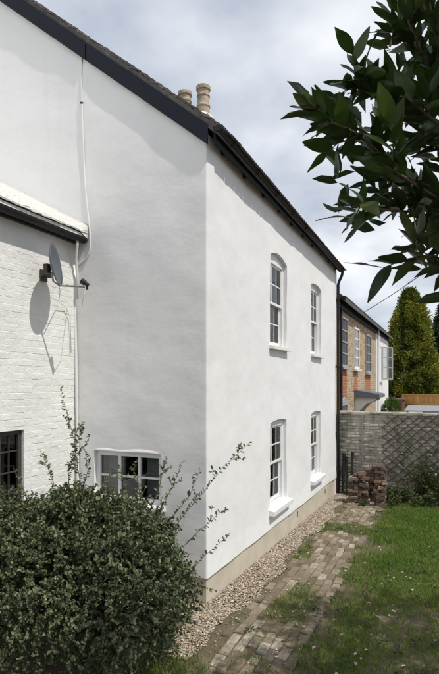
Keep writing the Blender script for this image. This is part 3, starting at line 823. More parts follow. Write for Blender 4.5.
# its window: dark iron bars
mb = MB(); X = WX-0.045
mb.box((X-0.06, wy0, wz0), (X, wy0+0.05, wz1)); mb.box((X-0.06, wy1-0.05, wz0), (X, wy1, wz1))
mb.box((X-0.06, wy0+0.05, wz1-0.05), (X-.001, wy1-0.05, wz1)); mb.box((X-0.06, wy0+0.05, wz0), (X-.001, wy1-0.05, wz0+0.05))
win = mb.build('window', 'old_iron', wing)
mb = MB()
for k in range(1, 8):
    yy = wy1 - 0.05 - k*0.128; mb.box((X-0.04, yy-0.007, wz0+0.05), (X-0.012, yy+0.007, wz1-0.05))
for k in range(1, 4):
    zz = wz0 + (wz1-wz0)*k/4; mb.box((X-0.045, wy0+0.05, zz-0.007), (X-0.01, wy1-0.05, zz+0.007))
mb.build('bars', 'old_iron', win)
for k in range(8):
    yy = wy1 - 0.05 - k*0.128
    for q in range(4):
        za = wz0 + (wz1-wz0)*q/4
        MB().box((X-0.03, yy-0.128, za), (X-0.026, yy, za+(wz1-wz0)/4)).build('pane', 'window_glass', win)
MB().box((X-0.5, wy1-0.62, wz0-0.1), (X-0.48, wy1-0.3, wz1)).build('pale_sheet', 'pale_sheet', win)
# roof of whitewashed tiles
ws = 0.53
mb = MB(); ex = WX+0.17; ez = et_+0.03
mb.prism([(ex, ey, ez), (ex, ey, ez+0.055), (-6.2, ey, ez+0.055+ws*(ex+6.2)), (-6.2, ey, ez+ws*(ex+6.2))], (0, -ey-0.01, 0))
wr = mb.build('roof', 'white_tile', wing)
wt = [brick_mesh('tile', 0.27, 0.162, 0.03, 'white_tile', 0.012, 0.008, 130+k) for k in range(5)]
for r_ in range(9):
    for k in range(14):
        yy = -0.11 - k*0.168 - (0.084 if r_ % 2 else 0)
        xx = ex - 0.10 - r_*0.115
        o = place('tile', random.choice(wt), (xx, yy, ez + 0.062 + ws*(ex-xx) + random.uniform(-.004, .006)), wr)
        o.rotation_euler = (R(random.uniform(-1.5, 1.5)), math.atan(ws)-R(6), R(random.uniform(-1.5, 1.5)))
MB().box((WX-0.004, ey, et_-0.02), (WX+0.045, -0.02, et_+0.07)).build('fascia', 'dark_timber', wing)
# mortar fillet where the roof meets the gable
fv = []; ff = []
for k in range(41):
    xx = ex+0.02 - k*0.06; zz = ez + ws*(ex-xx) + 0.07; a = 0.012*mnoise.noise((k*0.6, 0, 0))
    fv += [(xx, -0.17+a, zz+0.005), (xx, -0.10+a, zz+0.06+a), (xx, 0.01, zz+0.13+a), (xx, 0.01, zz-0.08)]
ff = [(k*4+j, k*4+4+j, k*4+5+j, k*4+1+j) for k in range(40) for j in range(3)]; ff.append((0, 1, 2, 3))
mb = MB(); mb.add(fv, ff); mb.build('mortar_fillet', 'mortar', wing, smooth=True)
half_gutter((WX+0.135, ey, et_+0.055), (WX+0.135, -0.03, et_+0.035), 0.062, 'black_plastic', wing)
q0 = Vector((WX+0.135, -0.16, et_-0.02))
MB().tube([q0, q0+Vector((0, 0, -0.06)), q0+Vector((-0.07, 0.06, -0.2)), Vector((WX+0.05, -0.055, et_-0.42)), Vector((WX+0.05, -0.055, et_-0.75))], 0.018, 8).build('outlet_pipe', 'white_plastic', wing, smooth=True)

# ================================================================== SATELLITE DISH
dc = Vector((-1.60, -0.735, 4.0))
dish = empty('satellite_dish', (WX, -0.63, 3.86)); tag(dish, 'small grey satellite dish bracketed to the whitewashed brick wall', 'satellite dish')
nd = Vector((0.90, 0.43, 0.16)).normalized(); ud = (Vector((0, 0, 1)) - nd*nd.z).normalized(); sd = ud.cross(nd)
vs = []; fs = []; nr, na = 7, 28
def dishp(r, a, back): 
    dep = 0.055*(r*r-1) - (0.008 if back else 0)
    return dc + sd*(0.215*r*math.cos(a)) + ud*(0.25*r*math.sin(a)) + nd*dep
for back in (0, 1):
    for i in range(nr+1):
        for k in range(na): vs.append(dishp(max(i/nr, 0.001), 2*math.pi*k/na, back))
o_ = (nr+1)*na
for i in range(nr):
    for k in range(na):
        a, b, c_, d_ = i*na+k, i*na+(k+1) % na, (i+1)*na+(k+1) % na, (i+1)*na+k
        fs.append((a, d_, c_, b)); fs.append((o_+a, o_+b, o_+c_, o_+d_))
for k in range(na): fs.append((nr*na+k, o_+nr*na+k, o_+nr*na+(k+1) % na, nr*na+(k+1) % na))
mb = MB(); mb.add(vs, fs); mb.build('reflector', 'dish_metal', dish, smooth=True)
lnb = Vector((-1.303, -0.592, 3.783))
bot = dc - ud*0.20 - nd*0.01
mb = MB(); mb.tube([dc - nd*0.07 - ud*0.08, dc - nd*0.07 - ud*0.19, bot - ud*0.05, lnb - Vector((0, 0, 0.045))], 0.011, 8); mb.build('arm', 'galvanised', dish)
ax = (dc + ud*0.0 - lnb).normalized()
mb = MB(); mb.tube([lnb + ax*0.05, lnb - ax*0.0, lnb - ax*0.005, lnb - ax*0.05], [0.034, 0.034, 0.024, 0.024], 12)
mb.tube([lnb - ax*0.03, lnb - ax*0.03 - Vector((0, 0, 0.06))], 0.013, 8); mb.build('receiver_head', 'black_plastic', dish)
mb = MB(); mb.box(dc - nd*0.11 - Vector((0.03, 0.03, 0.09)), dc - nd*0.11 + Vector((0.03, 0.03, 0.02))); 
pb = Vector((WX+0.02, -0.63, 3.91)); mb.tube([dc - nd*0.12 - Vector((0, 0, 0.04)), pb + Vector((0.10, 0, -0.02)), pb], 0.02, 8)
mb.build('clamp', 'old_iron', dish)
MB().box((WX+0.003, -0.685, 3.84), (WX+0.022, -0.575, 3.98)).build('wall_plate', 'old_iron', dish)
cpts = [bot - ud*0.04, bot + Vector((-0.02, 0.05, -0.12)), Vector((WX+0.06, -0.42, 3.62)), Vector((WX+0.03, -0.25, 3.58)), Vector((WX+0.025, -0.16, 3.45)), Vector((WX+0.02, -0.14, 3.0))]
MB().tube(cpts, 0.005, 6).build('cable', 'white_plastic', dish, smooth=True)
MB().tube([lnb - Vector((0, 0, 0.1)), lnb + Vector((-0.05, 0.02, -0.2)), lnb + Vector((-0.2, 0.2, -0.26)), Vector((WX+0.03, -0.2, 3.6))], 0.0035, 6).build('cable', 'white_plastic', dish, smooth=True)

# ================================================================== NEIGHBOUR HOUSE
NY0, NYB, NY1, NE = 7.96, 15.9, 20.5, 4.78
nb_ = empty('brick_house', (-3, 14, gz(0, 14))); tag(nb_, 'buff and red brick house with grey windows beyond the garden wall', 'house')
MB().box((-5.5, NY0, -0.5), (-0.03, NYB, NE)).build('wall', 'buff_brick', nb_)
MB().box((-5.5, NYB, -0.5), (0.02, NY1, NE)).build('side_wall', 'white_render', nb_)
mb = MB(); mb.prism([(0.22, NY0-0.02, NE-0.1), (0.22, NY0-0.02, NE+0.02), (-2.75, NY0-0.02, NE+2.3), (-5.7, NY0-0.02, NE+0.02), (-5.7, NY0-0.02, NE-0.1), (-2.75, NY0-0.02, NE+2.18)], (0, NY1-NY0+0.2, 0))
nr_ = mb.build('roof', 'roof_tile', nb_)
MB().box((0.0, NY0, NE-0.2), (0.05, NY1, NE+0.02)).build('fascia', 'black_paint', nb_)
half_gutter((0.17, NY0-0.1, NE+0.05), (0.17, NY1+0.1, NE+0.02), 0.06, 'black_plastic', nb_)
MB().tube([(0.04, 8.28, NE), (0.04, 8.28, 1.0)], 0.035, 8).build('downpipe', 'black_plastic', nb_)
def far_window(y0, y1, z0, z1, mat, cols=3, rows=4, inset=0.0, arch=0.0):
    X = 0.005; f = 0.06
    mb = MB(); mb.box((X-0.03, y0, z0), (X+0.03, y0+f, z1)); mb.box((X-0.03, y1-f, z0), (X+0.03, y1, z1))
    mb.box((X-0.03, y0+f, z0), (X+0.029, y1-f, z0+f)); mb.box((X-0.03, y0+f, z1-f), (X+0.029, y1-f, z1))
    if arch:
        mb.prism([(X-0.03, y0+(y1-y0)*k/8, z1+0.002+arch*(1-(2*k/8-1)**2)) for k in range(9)], (0.06, 0, 0))
    wn_ = mb.build('window', mat, nb_)
    b = MB(); W_ = y1-y0-2*f; H_ = z1-z0-2*f
    for k in range(1, cols): b.box((X-0.01, y0+f+W_*k/cols-0.018, z0+f), (X+0.02, y0+f+W_*k/cols+0.018, z1-f))
    for k in range(1, rows): b.box((X-0.012, y0+f, z0+f+H_*k/rows-0.018), (X+0.018, y1-f, z0+f+H_*k/rows+0.018))
    b.build('glazing_bars', mat, wn_)
    for i in range(cols):
        for k in range(rows):
            MB().box((X-0.008, y0+f+W_*i/cols, z0+f+H_*k/rows), (X-0.003, y0+f+W_*(i+1)/cols, z0+f+H_*(k+1)/rows)).build('pane', 'window_glass', wn_)
    MB().box((X-0.035, y0+0.01, z0+0.01), (X-0.02, y1-0.01, z1-0.01)).build('backing', 'interior', wn_)
    MB().box((-0.02, y0-0.05, z0-0.07), (0.09, y1+0.05, z0-0.002)).build('sill', mat, wn_)
far_window(8.45, 9.35, 3.05, 4.42, 'grey_window'); far_window(10.56, 11.45, 3.05, 4.32, 'white_paint'); far_window(13.1, 14.3, 2.98, 4.34, 'grey_window')
far_window(8.45, 9.3, 1.2, 2.05, 'grey_window', 3, 2, arch=0.16)
for (a, b, z0, z1) in ((8.38, 9.45, 2.25, 2.975), (13.0, 14.4, 2.1, 2.9), (8.12, 8.43, 1.0, 2.9), (9.32, 9.5, 1.0, 2.25)):
    MB().box((-0.03, a, z0), (-0.018, b, z1)).build('brick_panel', 'red_brick', nb_)
MB().prism([(-0.03, 10.55, 2.36), (-0.03, 11.5, 2.36), (-0.03, 11.05, 3.0)], (0.013, 0, 0)).build('brick_panel', 'red_brick', nb_)
# canopy over the door
mb = MB(); mb.prism([(-0.03, 10.75, 2.40), (0.68, 10.75, 2.28), (0.72, 10.75, 2.26), (0.72, 10.75, 2.16), (-0.03, 10.75, 2.16)], (0, 1.55, 0))
cnp = mb.build('canopy', 'lead', nb_)
for yy in (10.85, 12.1):
    MB().prism([(-0.03, yy, 1.55), (0.06, yy, 1.55), (0.12, yy, 1.75), (0.3, yy, 1.95), (0.58, yy, 2.08), (0.6, yy, 2.158), (-0.03, yy, 2.158)], (0, 0.07, 0)).build('bracket', 'white_paint', cnp)
MB().box((-0.03, 10.98, 0), (0.0, 12.0, 2.05)).build('door', 'dark_timber', nb_)
far_window(16.6, 17.5, 2.7, 4.2, 'white_paint', 2, 3)
# an open casement swung out from it
cs_ = MB(); hy = 17.5
def csb(u0, u1, z0, z1, t0=-0.02, t1=0.02):
    rot = Matrix.Rotation(R(-48), 3, 'Z'); piv = Vector((0.05, hy, 0)); mbv = []
    c0 = cs_.box((piv.x+t0, piv.y+u0, z0), (piv.x+t1, piv.y+u1, z1), rot, piv)
csb(0, 0.05, 2.75, 4.15); csb(0.5, 0.55, 2.75, 4.15); csb(0.05, 0.5, 2.75, 2.80); csb(0.05, 0.5, 4.10, 4.15); csb(0.26, 0.29, 2.80, 4.10, -.012, .012)
for q in (3.25, 3.68): csb(0.05, 0.26, q, q+0.03, -.011, .011); csb(0.29, 0.5, q, q+0.03, -.011, .011)
ca = cs_.build('open_casement', 'grey_window', nb_)
cs_ = MB(); csb(0.05, 0.5, 2.80, 4.10, -0.003, 0.003); cs_.build('pane', 'window_glass', ca)
MB().tube([(0.07, 16.15, NE), (0.07, 16.15, 0.6)], 0.04, 8).build('downpipe', 'white_plastic', nb_)

# ================================================================== GARDEN WALL, TRELLIS
GW0, GW1, GT = 7.95, 8.19, 1.87
gw = empty('garden_wall', (4.5, 8.07, gz(0, 8))); tag(gw, 'old grey brick garden wall behind the brick rubble and weeds', 'wall')
MB().box((0.012, GW0+0.012, -0.6), (11, GW1, GT-0.05)).build('core', 'wall_brick', gw)
mb = MB(); rr = random.Random(3)
zc = -0.35; row = 0
while zc < GT-0.08:
    x = 0.015 - (0.11 if row % 2 else 0)
    while x < 10.9:
        l = 0.213 if rr.random() < 0.6 else 0.10
        if x+l > 0.02:
            y0 = GW0 + rr.uniform(-0.006, 0.006); j = lambda: rr.uniform(-0.006, 0.006)
            xa, xb = max(x, 0.013), x+l; za, zb_ = zc, zc+0.062
            mb.cur = rr.random()
            v = [(xa, GW0+0.06, za), (xb, GW0+0.06, za), (xb, GW0+0.06, zb_), (xa, GW0+0.06, zb_),
                 (xa+j(), y0+.008, za+j()), (xb+j(), y0+.008, za+j()), (xb+j(), y0+.008, zb_+j()), (xa+j(), y0+.008, zb_+j()),
                 (xa+.009, y0+j(), za+.008), (xb-.009, y0+j(), za+.008), (xb-.009, y0+j(), zb_-.008), (xa+.009, y0+j(), zb_-.008)]
            mb.add(v, [(i, (i+1) % 4, 4+(i+1) % 4, 4+i) for i in range(4)] + [(4+i, 4+(i+1) % 4, 8+(i+1) % 4, 8+i) for i in range(4)] + [(8, 9, 10, 11)])
        x += l + 0.012
    zc += 0.075; row += 1
mb.build('brick_courses', 'wall_brick', gw, kind='stuff')
x = 0.015
cop = [brick_mesh('coping_stone', 0.33, 0.29, 0.075, 'wall_brick', 0.02, 0.012, 200+k) for k in range(4)]
for me in cop:
    a = me.attributes.new('var', 'FLOAT', 'POINT'); a.data.foreach_set('value', [random.uniform(0.3, 0.8)]*len(me.vertices))
k = 0
while x < 10.7:
    o = place('coping_stone', cop[k % 4], (x+0.17, 8.07, GT-0.055 + random.uniform(-.008, .008)), gw); o.rotation_euler = (R(random.uniform(-2, 2)), R(random.uniform(-1.5, 1.5)), R(random.uniform(-2, 2)))
    x += 0.338; k += 1
MB().box((0.62, GW0-0.02, -0.4), (0.66, GW0-0.003, GT-0.06)).build('conduit', 'galvanised', gw)

tr_ = empty('trellis', (2.6, GW0-0.03, 0.3)); tag(tr_, 'dark diamond lattice trellis fixed to the garden wall', 'trellis')
tx0, tx1, tz0, tz1 = 1.10, 4.6, 0.15, 1.80
def slat(x, z, sgn, yoff):
    # clip the 45-degree line to the rectangle
    pts = []
    d = 0.22*0+1
    t0 = -10; t1 = 10
    dx, dz = 1, sgn*random.uniform(0.84, 0.92)
    for (o0, dd, lo, hi) in ((x, dx, tx0, tx1), (z, dz, tz0, tz1)):
        a, b = (lo-o0)/dd, (hi-o0)/dd
        t0 = max(t0, min(a, b)); t1 = min(t1, max(a, b))
    if t1-t0 < 0.15: return
    A = Vector((x+dx*t0, GW0-yoff, z+dz*t0)); B = Vector((x+dx*t1, GW0-yoff, z+dz*t1))
    d = (B-A).normalized(); s_ = Vector((0, 1, 0)).cross(d)*0.010
    MB().prism([A-s_, A+s_, B+s_, B-s_], (0, -0.009, 0)).build('slat', 'trellis_wood', tr_)
k = -2.0
while k < 5.2:
    if random.random() < 0.88: slat(tx0+k+random.uniform(-.03, .03), tz0, 1, 0.022)
    if random.random() < 0.85: slat(tx0+k+random.uniform(-.03, .03), tz1, -1, 0.034)
    k += 0.235

# ================================================================== DRAINPIPES LEANING, BRICK PIERS
for i, (x, y, h, lean, lab) in enumerate(((0.17, 7.78, 1.02, 0.02, 'black pipe standing nearest the white cottage corner'), (0.27, 7.79, 0.95, -0.02, 'black pipe standing in the middle of three against the garden wall'), (0.37, 7.80, 1.08, 0.03, 'black pipe standing on the right of three, nearest the brick piers'))):
    z0 = gz(x, y)-0.01
    mb = MB().tube([(x, y, z0), (x+lean, y+0.06, z0+h)], 0.034, 12, cap=False)
    mb.tube([(x+lean, y+0.06, z0+h), (x, y, z0)], 0.029, 12, cap=False)
    o = mb.build('drainpipe', 'black_plastic', smooth=True); tag(o, lab, 'pipe', 'lengths of black pipe against the garden wall')
    mb = MB().tube([(x+lean*0.95, y+0.057, z0+h*0.93), (x+lean, y+0.06, z0+h+0.005)], 0.041, 12, cap=False); mb.build('socket', 'black_plastic', o)

pm = [brick_mesh('brick', 0.215, 0.1025, 0.065, 'old_brick', 0.010, 0.007, 300+k) for k in range(8)]
pm2 = [brick_mesh('brick', 0.12, 0.10, 0.062, 'old_brick', 0.014, 0.012, 320+k) for k in range(4)]
def pier(cx, cy, nx, ny, courses, rot, label, rough=0.10):
    z0 = gz(cx, cy)-0.03
    e_ = empty('brick_pier', (cx, cy, z0)); e_.rotation_euler = (0, 0, 0); tag(e_, label, 'brick pier', 'broken brick piers by the garden wall')
    ca, sa = math.cos(rot), math.sin(rot)
    for c_ in range(courses):
        alt = c_ % 2
        items = []
        if alt == 0:
            for i in range(nx):
                for j in range(ny*2): items.append(((i-(nx-1)/2)*0.225, (j-(ny*2-1)/2)*0.1125, 0))
        else:
            for i in range(nx*2):
                for j in range(ny): items.append(((i-(nx*2-1)/2)*0.1125, (j-(ny-1)/2)*0.225, 90))
        for (u, v, a) in items:
            topness = max(0, c_-(courses-4))/4
            if random.random() < 0.06 + topness*0.55: 
                if random.random() < 0.5: continue
                me = random.choice(pm2)
            else: me = random.choice(pm)
            u += random.gauss(0, 0.013); v += random.gauss(0, 0.013) - 0.004*c_
            o = place('brick', me, (cx + u*ca - v*sa, cy + u*sa + v*ca, z0 + c_*0.073 + random.uniform(-.003, .004)), e_)
            o.rotation_euler = (R(random.gauss(0, 3)), R(random.gauss(0, 3)), rot + R(a + random.gauss(0, 6)))
    # loose bricks on top and at the foot
    for _ in range(2):
        u, v = random.uniform(-.12, .12), random.uniform(-.1, .1)
        o = place('brick', random.choice(pm+pm2), (cx+u, cy+v, z0 + courses*0.073 - random.uniform(0.0, 0.06)), e_); o.rotation_euler = (R(random.uniform(-7, 7)), R(random.uniform(-7, 7)), random.uniform(0, 3))
pier(0.70, 6.85, 2, 1, 10, R(8), 'shorter dark broken brick pier beside the black pipes')
pier(1.06, 7.12, 2, 1, 12, R(-6), 'taller crumbling brick pier behind and right of the dark one')
pier(1.20, 6.66, 1, 1, 8, R(12), 'narrow low stack of red brown bricks at the lawn edge')

# ================================================================== BUSH IN FRONT OF THE GABLE
bx = Vector((-0.47, -1.44, 0.0))
bush = empty('leafy_bush', bx); tag(bush, 'large rounded evergreen bush with small leaves under the gable window', 'bush')
nt_ = 6200; P = []; D = []; Lh = []; Vv = []; stems = MB()
lobes = [((-0.2, 0, 0.72), (0.92, 0.80, 0.80)), ((-0.75, -0.25, 0.68), (0.70, 0.62, 0.74)), ((0.30, -0.12, 0.66), (0.54, 0.60, 0.68)), ((-0.28, 0.1, 1.05), (0.56, 0.5, 0.50)), ((0.24, 0.2, 0.98), (0.40, 0.42, 0.46)), ((-0.95, 0.1, 0.92), (0.5, 0.5, 0.56))]
def bush_world(u): # local axes: x along view-right, y along view-forward
    return np.array([bx.x + u[0]*RGT.x + u[1]*FWD.x, bx.y + u[0]*RGT.y + u[1]*FWD.y, u[2]*0.965])
bl = []
for t in range(nt_):
    (c_, r_) = lobes[rng.choice(len(lobes), p=[.28, .17, .17, .16, .10, .12])]
    dv = unit(rng.normal(size=3)); 
    if dv[2] < -0.75: dv[2] *= -1
    rad = rng.uniform(0.42, 1.0)**0.5
    rad *= 1 + 0.17*mnoise.noise(tuple(dv*2.6 + np.array(c_)*3)) + 0.12*mnoise.noise(tuple(dv*7.0 + np.array(c_)*5))
    if mnoise.noise(tuple(dv*4.5 + np.array(c_)*9)) > 0.33 and rad > 0.7: continue
    u = np.array(c_) + dv*np.array(r_)*rad
    if u[2] < 0.06: continue
    p0 = bush_world(u); dw = dv[0]*np.array(RGT) + dv[1]*np.array(FWD) + np.array([0, 0, dv[2]])
    td = unit(dw + rng.normal(0, 0.55, 3) + np.array([0, 0, 0.25]))
    ln = rng.uniform(0.09, 0.2); kk = rng.integers(13, 22)
    s_ = np.linspace(0.0, 1, kk)
    pts = p0[None] + td[None]*(s_*ln)[:, None] + np.array([0, 0, -0.02])*(s_**2)[:, None]
    P.append(pts); ld = td[None]*0.5 + rng.normal(0, 0.75, (kk, 3)); D.append(ld)
    Lh.append(rng.uniform(0.024, 0.042, kk)); Vv.append(np.clip(rng.normal(0.42, 0.2, kk) + rng.normal(0, 0.1), 0, 1))
P = np.concatenate(P); D = np.concatenate(D); Lh = np.concatenate(Lh); Vv = np.concatenate(Vv)
leaf_cloud('foliage', P, D, Lh, Lh*0.66, Vv, 'bush_leaf', bush)
for k in range(26):
    a = rng.uniform(0, 2*math.pi); r_ = rng.uniform(0.2, 0.75)
    tip = Vector(bush_world((math.cos(a)*r_, math.sin(a)*r_*0.8, rng.uniform(0.6, 1.3))))
    b0 = Vector((bx.x + rng.normal(0, .07), bx.y + rng.normal(0, .07), -0.03)); mid = b0.lerp(tip, 0.5) + Vector((0, 0, 0.12))
    stems.tube([b0, mid, tip], [0.016, 0.009, 0.004], 6)
stems.build('stem', 'twig', bush)
SPR = []
def shoot(pts, leafn, size=0.042, rad=0.004):
    pts = [Vector(q) for q in pts]; root = MB().tube(pts, [rad*(1-0.75*i/(len(pts)-1)) for i in range(len(pts))], 6).build('shoot', 'twig', bush, smooth=True)
    seg = [(pts[i+1]-pts[i]).length for i in range(len(pts)-1)]; tot = sum(seg)
    Q = []; Dd = []
    for k in range(leafn):
        s_ = tot*(0.08 + 0.92*k/(leafn-1)); i = 0
        while i < len(seg)-1 and s_ > seg[i]: s_ -= seg[i]; i += 1
        q = pts[i].lerp(pts[i+1], min(1, s_/seg[i])); d = (pts[i+1]-pts[i]).normalized()
        side = Vector(rng.normal(size=3)); side = (side - d*side.dot(d)).normalized()
        Q.append(q); Dd.append(d*0.5 + side)
    n = len(Q); sz = rng.uniform(0.75, 1.15, n)*size
    leaf_cloud('leaves', np.array(Q), np.array(Dd), sz, sz*0.55, np.clip(rng.normal(0.45, 0.2, n), 0, 1), 'bush_leaf', root)
    for k in range(max(2, leafn//7)):
        i = rng.integers(0, len(pts)-1); q = pts[i].lerp(pts[i+1], rng.random()); d = (pts[i+1]-pts[i]).normalized()
        side = Vector(rng.normal(size=3)); side = (side - d*side.dot(d)).normalized(); tip = q + (d*0.8+side*0.7)*rng.uniform(0.06, 0.14)
        sp = MB().tube([q, tip], [0.0022, 0.001], 4).build('sprig', 'twig', root)
        m_ = 8; u = rng.uniform(0.2, 1, m_)[:, None]; Pq = np.array(q)[None]*(1-u) + np.array(tip)[None]*u; sz = rng.uniform(0.7, 1.1, m_)*size*0.85
        SPR.append((Pq, np.array(d)[None]*0.5 + rng.normal(0, .8, (m_, 3)), sz))
dS = 4.95
def S(*l, d=dS): return [at(a, b, d + 0.02*i) for i, (a, b) in enumerate(l)]
shoot(S((84, 500), (78, 470), (74, 440), (68, 415), (60, 390)), 46, 0.046)
shoot(S((70, 500), (68, 470), (76, 445), (82, 430)), 34)
shoot(S((60, 505), (52, 478), (40, 450)), 24)
shoot(S((80, 500), (88, 470), (84, 446)), 26)
shoot(S((165, 540), (186, 512), (204, 492), (222, 468), (249, 443), d=4.8), 40, 0.048)
shoot(S((185, 545), (200, 530), (221, 512), d=4.7), 18, 0.046)
shoot(S((188, 575), (204, 556), (222, 541), d=4.7), 14, 0.044)
shoot(S((150, 510), (160, 485), (166, 458)), 24)
shoot(S((160, 510), (172, 488), (183, 462)), 22)
shoot(S((170, 520), (190, 495), (200, 470)), 18)
shoot(S((180, 590), (200, 585), (214, 590), d=4.7), 14)
shoot(S((120, 505), (124, 482), (120, 466)), 16)
shoot(S((30, 510), (24, 490), (14, 470)), 16)
shoot(S((110, 500), (106, 480), (112, 470)), 14)
shoot(S((140, 500), (138, 480), (132, 468)), 16)

sP = np.concatenate([q[0] for q in SPR]); sD = np.concatenate([q[1] for q in SPR]); sL = np.concatenate([q[2] for q in SPR])
leaf_cloud('sprig_leaves', sP, sD, sL, sL*0.55, np.clip(rng.normal(0.5, 0.2, len(sP)), 0, 1), 'bush_leaf', bush)
# ================================================================== LAUREL TREE (trunk right of the view, its branch hangs in)
TB = Vector((4.75, -1.5, 0))
lt = empty('laurel_tree', TB); tag(lt, 'dark glossy laurel tree whose leafy branch hangs in at upper right', 'tree')
MB().tube([TB-Vector((0, 0, 0.15)), TB+Vector((0.05, -0.05, 0.9)), TB+Vector((-0.05, -0.1, 1.9)), TB+Vector((-0.2, -0.35, 3.0)), TB+Vector((-0.3, -0.7, 4.4)), TB+Vector((-0.35, -1.0, 5.6))], [0.2, 0.15, 0.13, 0.1, 0.06, 0.02], 12).build('trunk', 'bark', lt, smooth=True)
Pc = []; Dc = []; lm = MB()
for (c_, r_, n) in (((4.75, -2.9, 5.0), (1.25, 1.5, 1.5), 190), ((5.35, -0.75, 4.35), (1.35, 1.45, 1.5), 260), ((6.2, -1.8, 4.6), (1.3, 1.8, 1.6), 160), ((3.7, -3.4, 5.3), (0.75, 0.8, 0.7), 120)):  # last lobe, out of view, added to keep the sun off the branch
    for k in range(n):
        dv = unit(rng.normal(size=3)); u = np.array(c_) + dv*np.array(r_)*rng.uniform(0.35, 1.0)**0.6
        kk = 15; s_ = np.linspace(0, 1, kk); td = unit(dv + rng.normal(0, .6, 3) + np.array([0, 0, .4]))
        Pc.append(u[None] + td[None]*(s_*0.42)[:, None]); Dc.append(td[None]*0.6 + rng.normal(0, .7, (kk, 3)))
        if k % 14 == 0:
            lm.tube([TB + Vector((-0.1, -0.3, 2.4)), (TB + Vector((-0.1, -0.3, 2.6))).lerp(Vector(u), 0.55) + Vector((0, 0, .25)), Vector(u)], [0.045, 0.025, 0.006], 6)
lm.build('limb', 'bark', lt)
Pc = np.concatenate(Pc); Dc = np.concatenate(Dc); n = len(Pc)
leaf_cloud('crown', Pc, Dc, rng.uniform(0.10, 0.15, n), rng.uniform(0.035, 0.05, n), rng.random(n), 'crown_leaf', lt)
# leaf meshes for the branch in view
def laurel_leaf(seed):
    r = random.Random(seed); K = 9; vs = []; fs = []; bend = r.uniform(-0.05, 0.30); tw = r.uniform(-0.5, 0.5); curl = r.uniform(0.05, 0.35)
    wmax = r.uniform(0.175, 0.23)
    for k in range(K+1):
        u = k/K; wv = wmax*(math.sin(math.pi*min(1, u**0.82))**0.85)*(1-0.15*u)
        wv = max(wv, 0.012)
        z = -bend*u*u; a = tw*u; wavy = 0.018*math.sin(u*9+seed)
        for q in (-1, -0.5, 0, 0.5, 1):
            lx = q*wv; lz = abs(q)*wv*curl + wavy*q
            vs.append((lx*math.cos(a) - lz*math.sin(a), u, z + lx*math.sin(a) + lz*math.cos(a)))
    for k in range(K):
        for q in range(4): fs.append((k*5+q, k*5+q+1, k*5+6+q, k*5+5+q))
    b = len(vs); 
    for s_ in ((-.008, -.12, 0), (.008, -.12, 0), (.008, 0, 0), (-.008, 0, 0)): vs.append(s_)
    fs.append((b, b+1, b+2, b+3))
    me = bpy.data.meshes.new('leaf'); me.from_pydata(vs, [], fs); me.polygons.foreach_set('use_smooth', [True]*len(me.polygons)); me.materials.append(M['laurel_leaf']); me.update(); return me
LM = [laurel_leaf(k) for k in range(7)]
limbs = [[(490, 235, 2.75), (400, 172, 2.35), (358, 134, 2.12), (331, 122, 2.0)],
         [(490, 165, 2.8), (440, 95, 2.45), (418, 45, 2.25), (408, 20, 2.18)],
         [(490, 270, 2.7), (410, 212, 2.25), (352, 207, 2.08)],
         [(490, 300, 2.6), (440, 262, 2.3), (408, 250, 2.2)],
         [(490, 205, 2.9), (425, 135, 2.55), (368, 92, 2.4), (350, 85, 2.36)],
         [(490, 110, 2.6), (440, 55, 2.35), (428, -5, 2.25)],
         [(490, 255, 2.4), (440, 200, 2.2), (385, 165, 2.05)],
         [(495, 150, 2.5), (445, 130, 2.3), (405, 95, 2.2)]]
hub = at(520, 250, 2.9)
bn = MB(); bn.tube([TB + Vector((-0.05, -0.12, 2.0)), (TB+Vector((-0.1, -0.2, 2.4))).lerp(hub, 0.5) + Vector((0, 0, .15)), hub], [0.06, 0.04, 0.02], 8)
br = None; twigs = []
for l in limbs:
    pts = [hub] + [at(*q) for q in l]; bn.tube(pts, [0.012] + [0.0085*(1-0.6*i/len(l)) for i in range(len(l))], 6)
    twigs.append(pts[1:])
r2 = random.Random(11)
for l in list(twigs):
    for i in range(len(l)-1):
        for t in (0.15, 0.5, 0.85):
            q = l[i].lerp(l[i+1], t); d = (l[i+1]-l[i]).normalized()
            side = Vector((r2.uniform(-1, 1), r2.uniform(-1, 1), r2.uniform(-0.5, 1))); side = (side-d*side.dot(d)).normalized()
            tip = q + (d*0.7 + side*0.8).normalized()*r2.uniform(0.10, 0.18)
            bn.tube([q, q.lerp(tip, .5)+Vector((0, 0, .01)), tip], [0.004, 0.003, 0.002], 5); twigs.append([q, tip])
branch = bn.build('branch', 'twig', lt, smooth=True)
leaves = []
for l in twigs:
    tot = sum((l[i+1]-l[i]).length for i in range(len(l)-1)); nn_ = max(4, int(tot/0.042)) if len(l) > 2 else 5
    phase = r2.uniform(0, 6.28)
    for k in range(nn_+1):
        s_ = tot*k/nn_; i = 0
        while i < len(l)-2 and s_ > (l[i+1]-l[i]).length: s_ -= (l[i+1]-l[i]).length; i += 1
        d = (l[i+1]-l[i]).normalized(); q = l[i] + d*s_
        ang = phase + k*2.4; s1 = d.orthogonal().normalized(); s2 = d.cross(s1); side = s1*math.cos(ang) + s2*math.sin(ang)
        end = (k == nn_)
        dirv = (d*(1.0 if not end else 2.2) + side*0.85 + Vector((0, 0, 0.22)) + Vector((r2.gauss(0, .2), r2.gauss(0, .2), r2.gauss(0, .2)))).normalized()
        leaves.append((q, dirv, r2.uniform(0.10, 0.185)))
def seen(q):
    v = q-CAM; d = v.dot(FWD); return 0.0 if d < 0.1 else 1/(0.2+abs((v.dot(RGT)/d)-0.3))
leaves.sort(key=lambda t: -seen(t[0])); rest = leaves[298:]; leaves = leaves[:298]
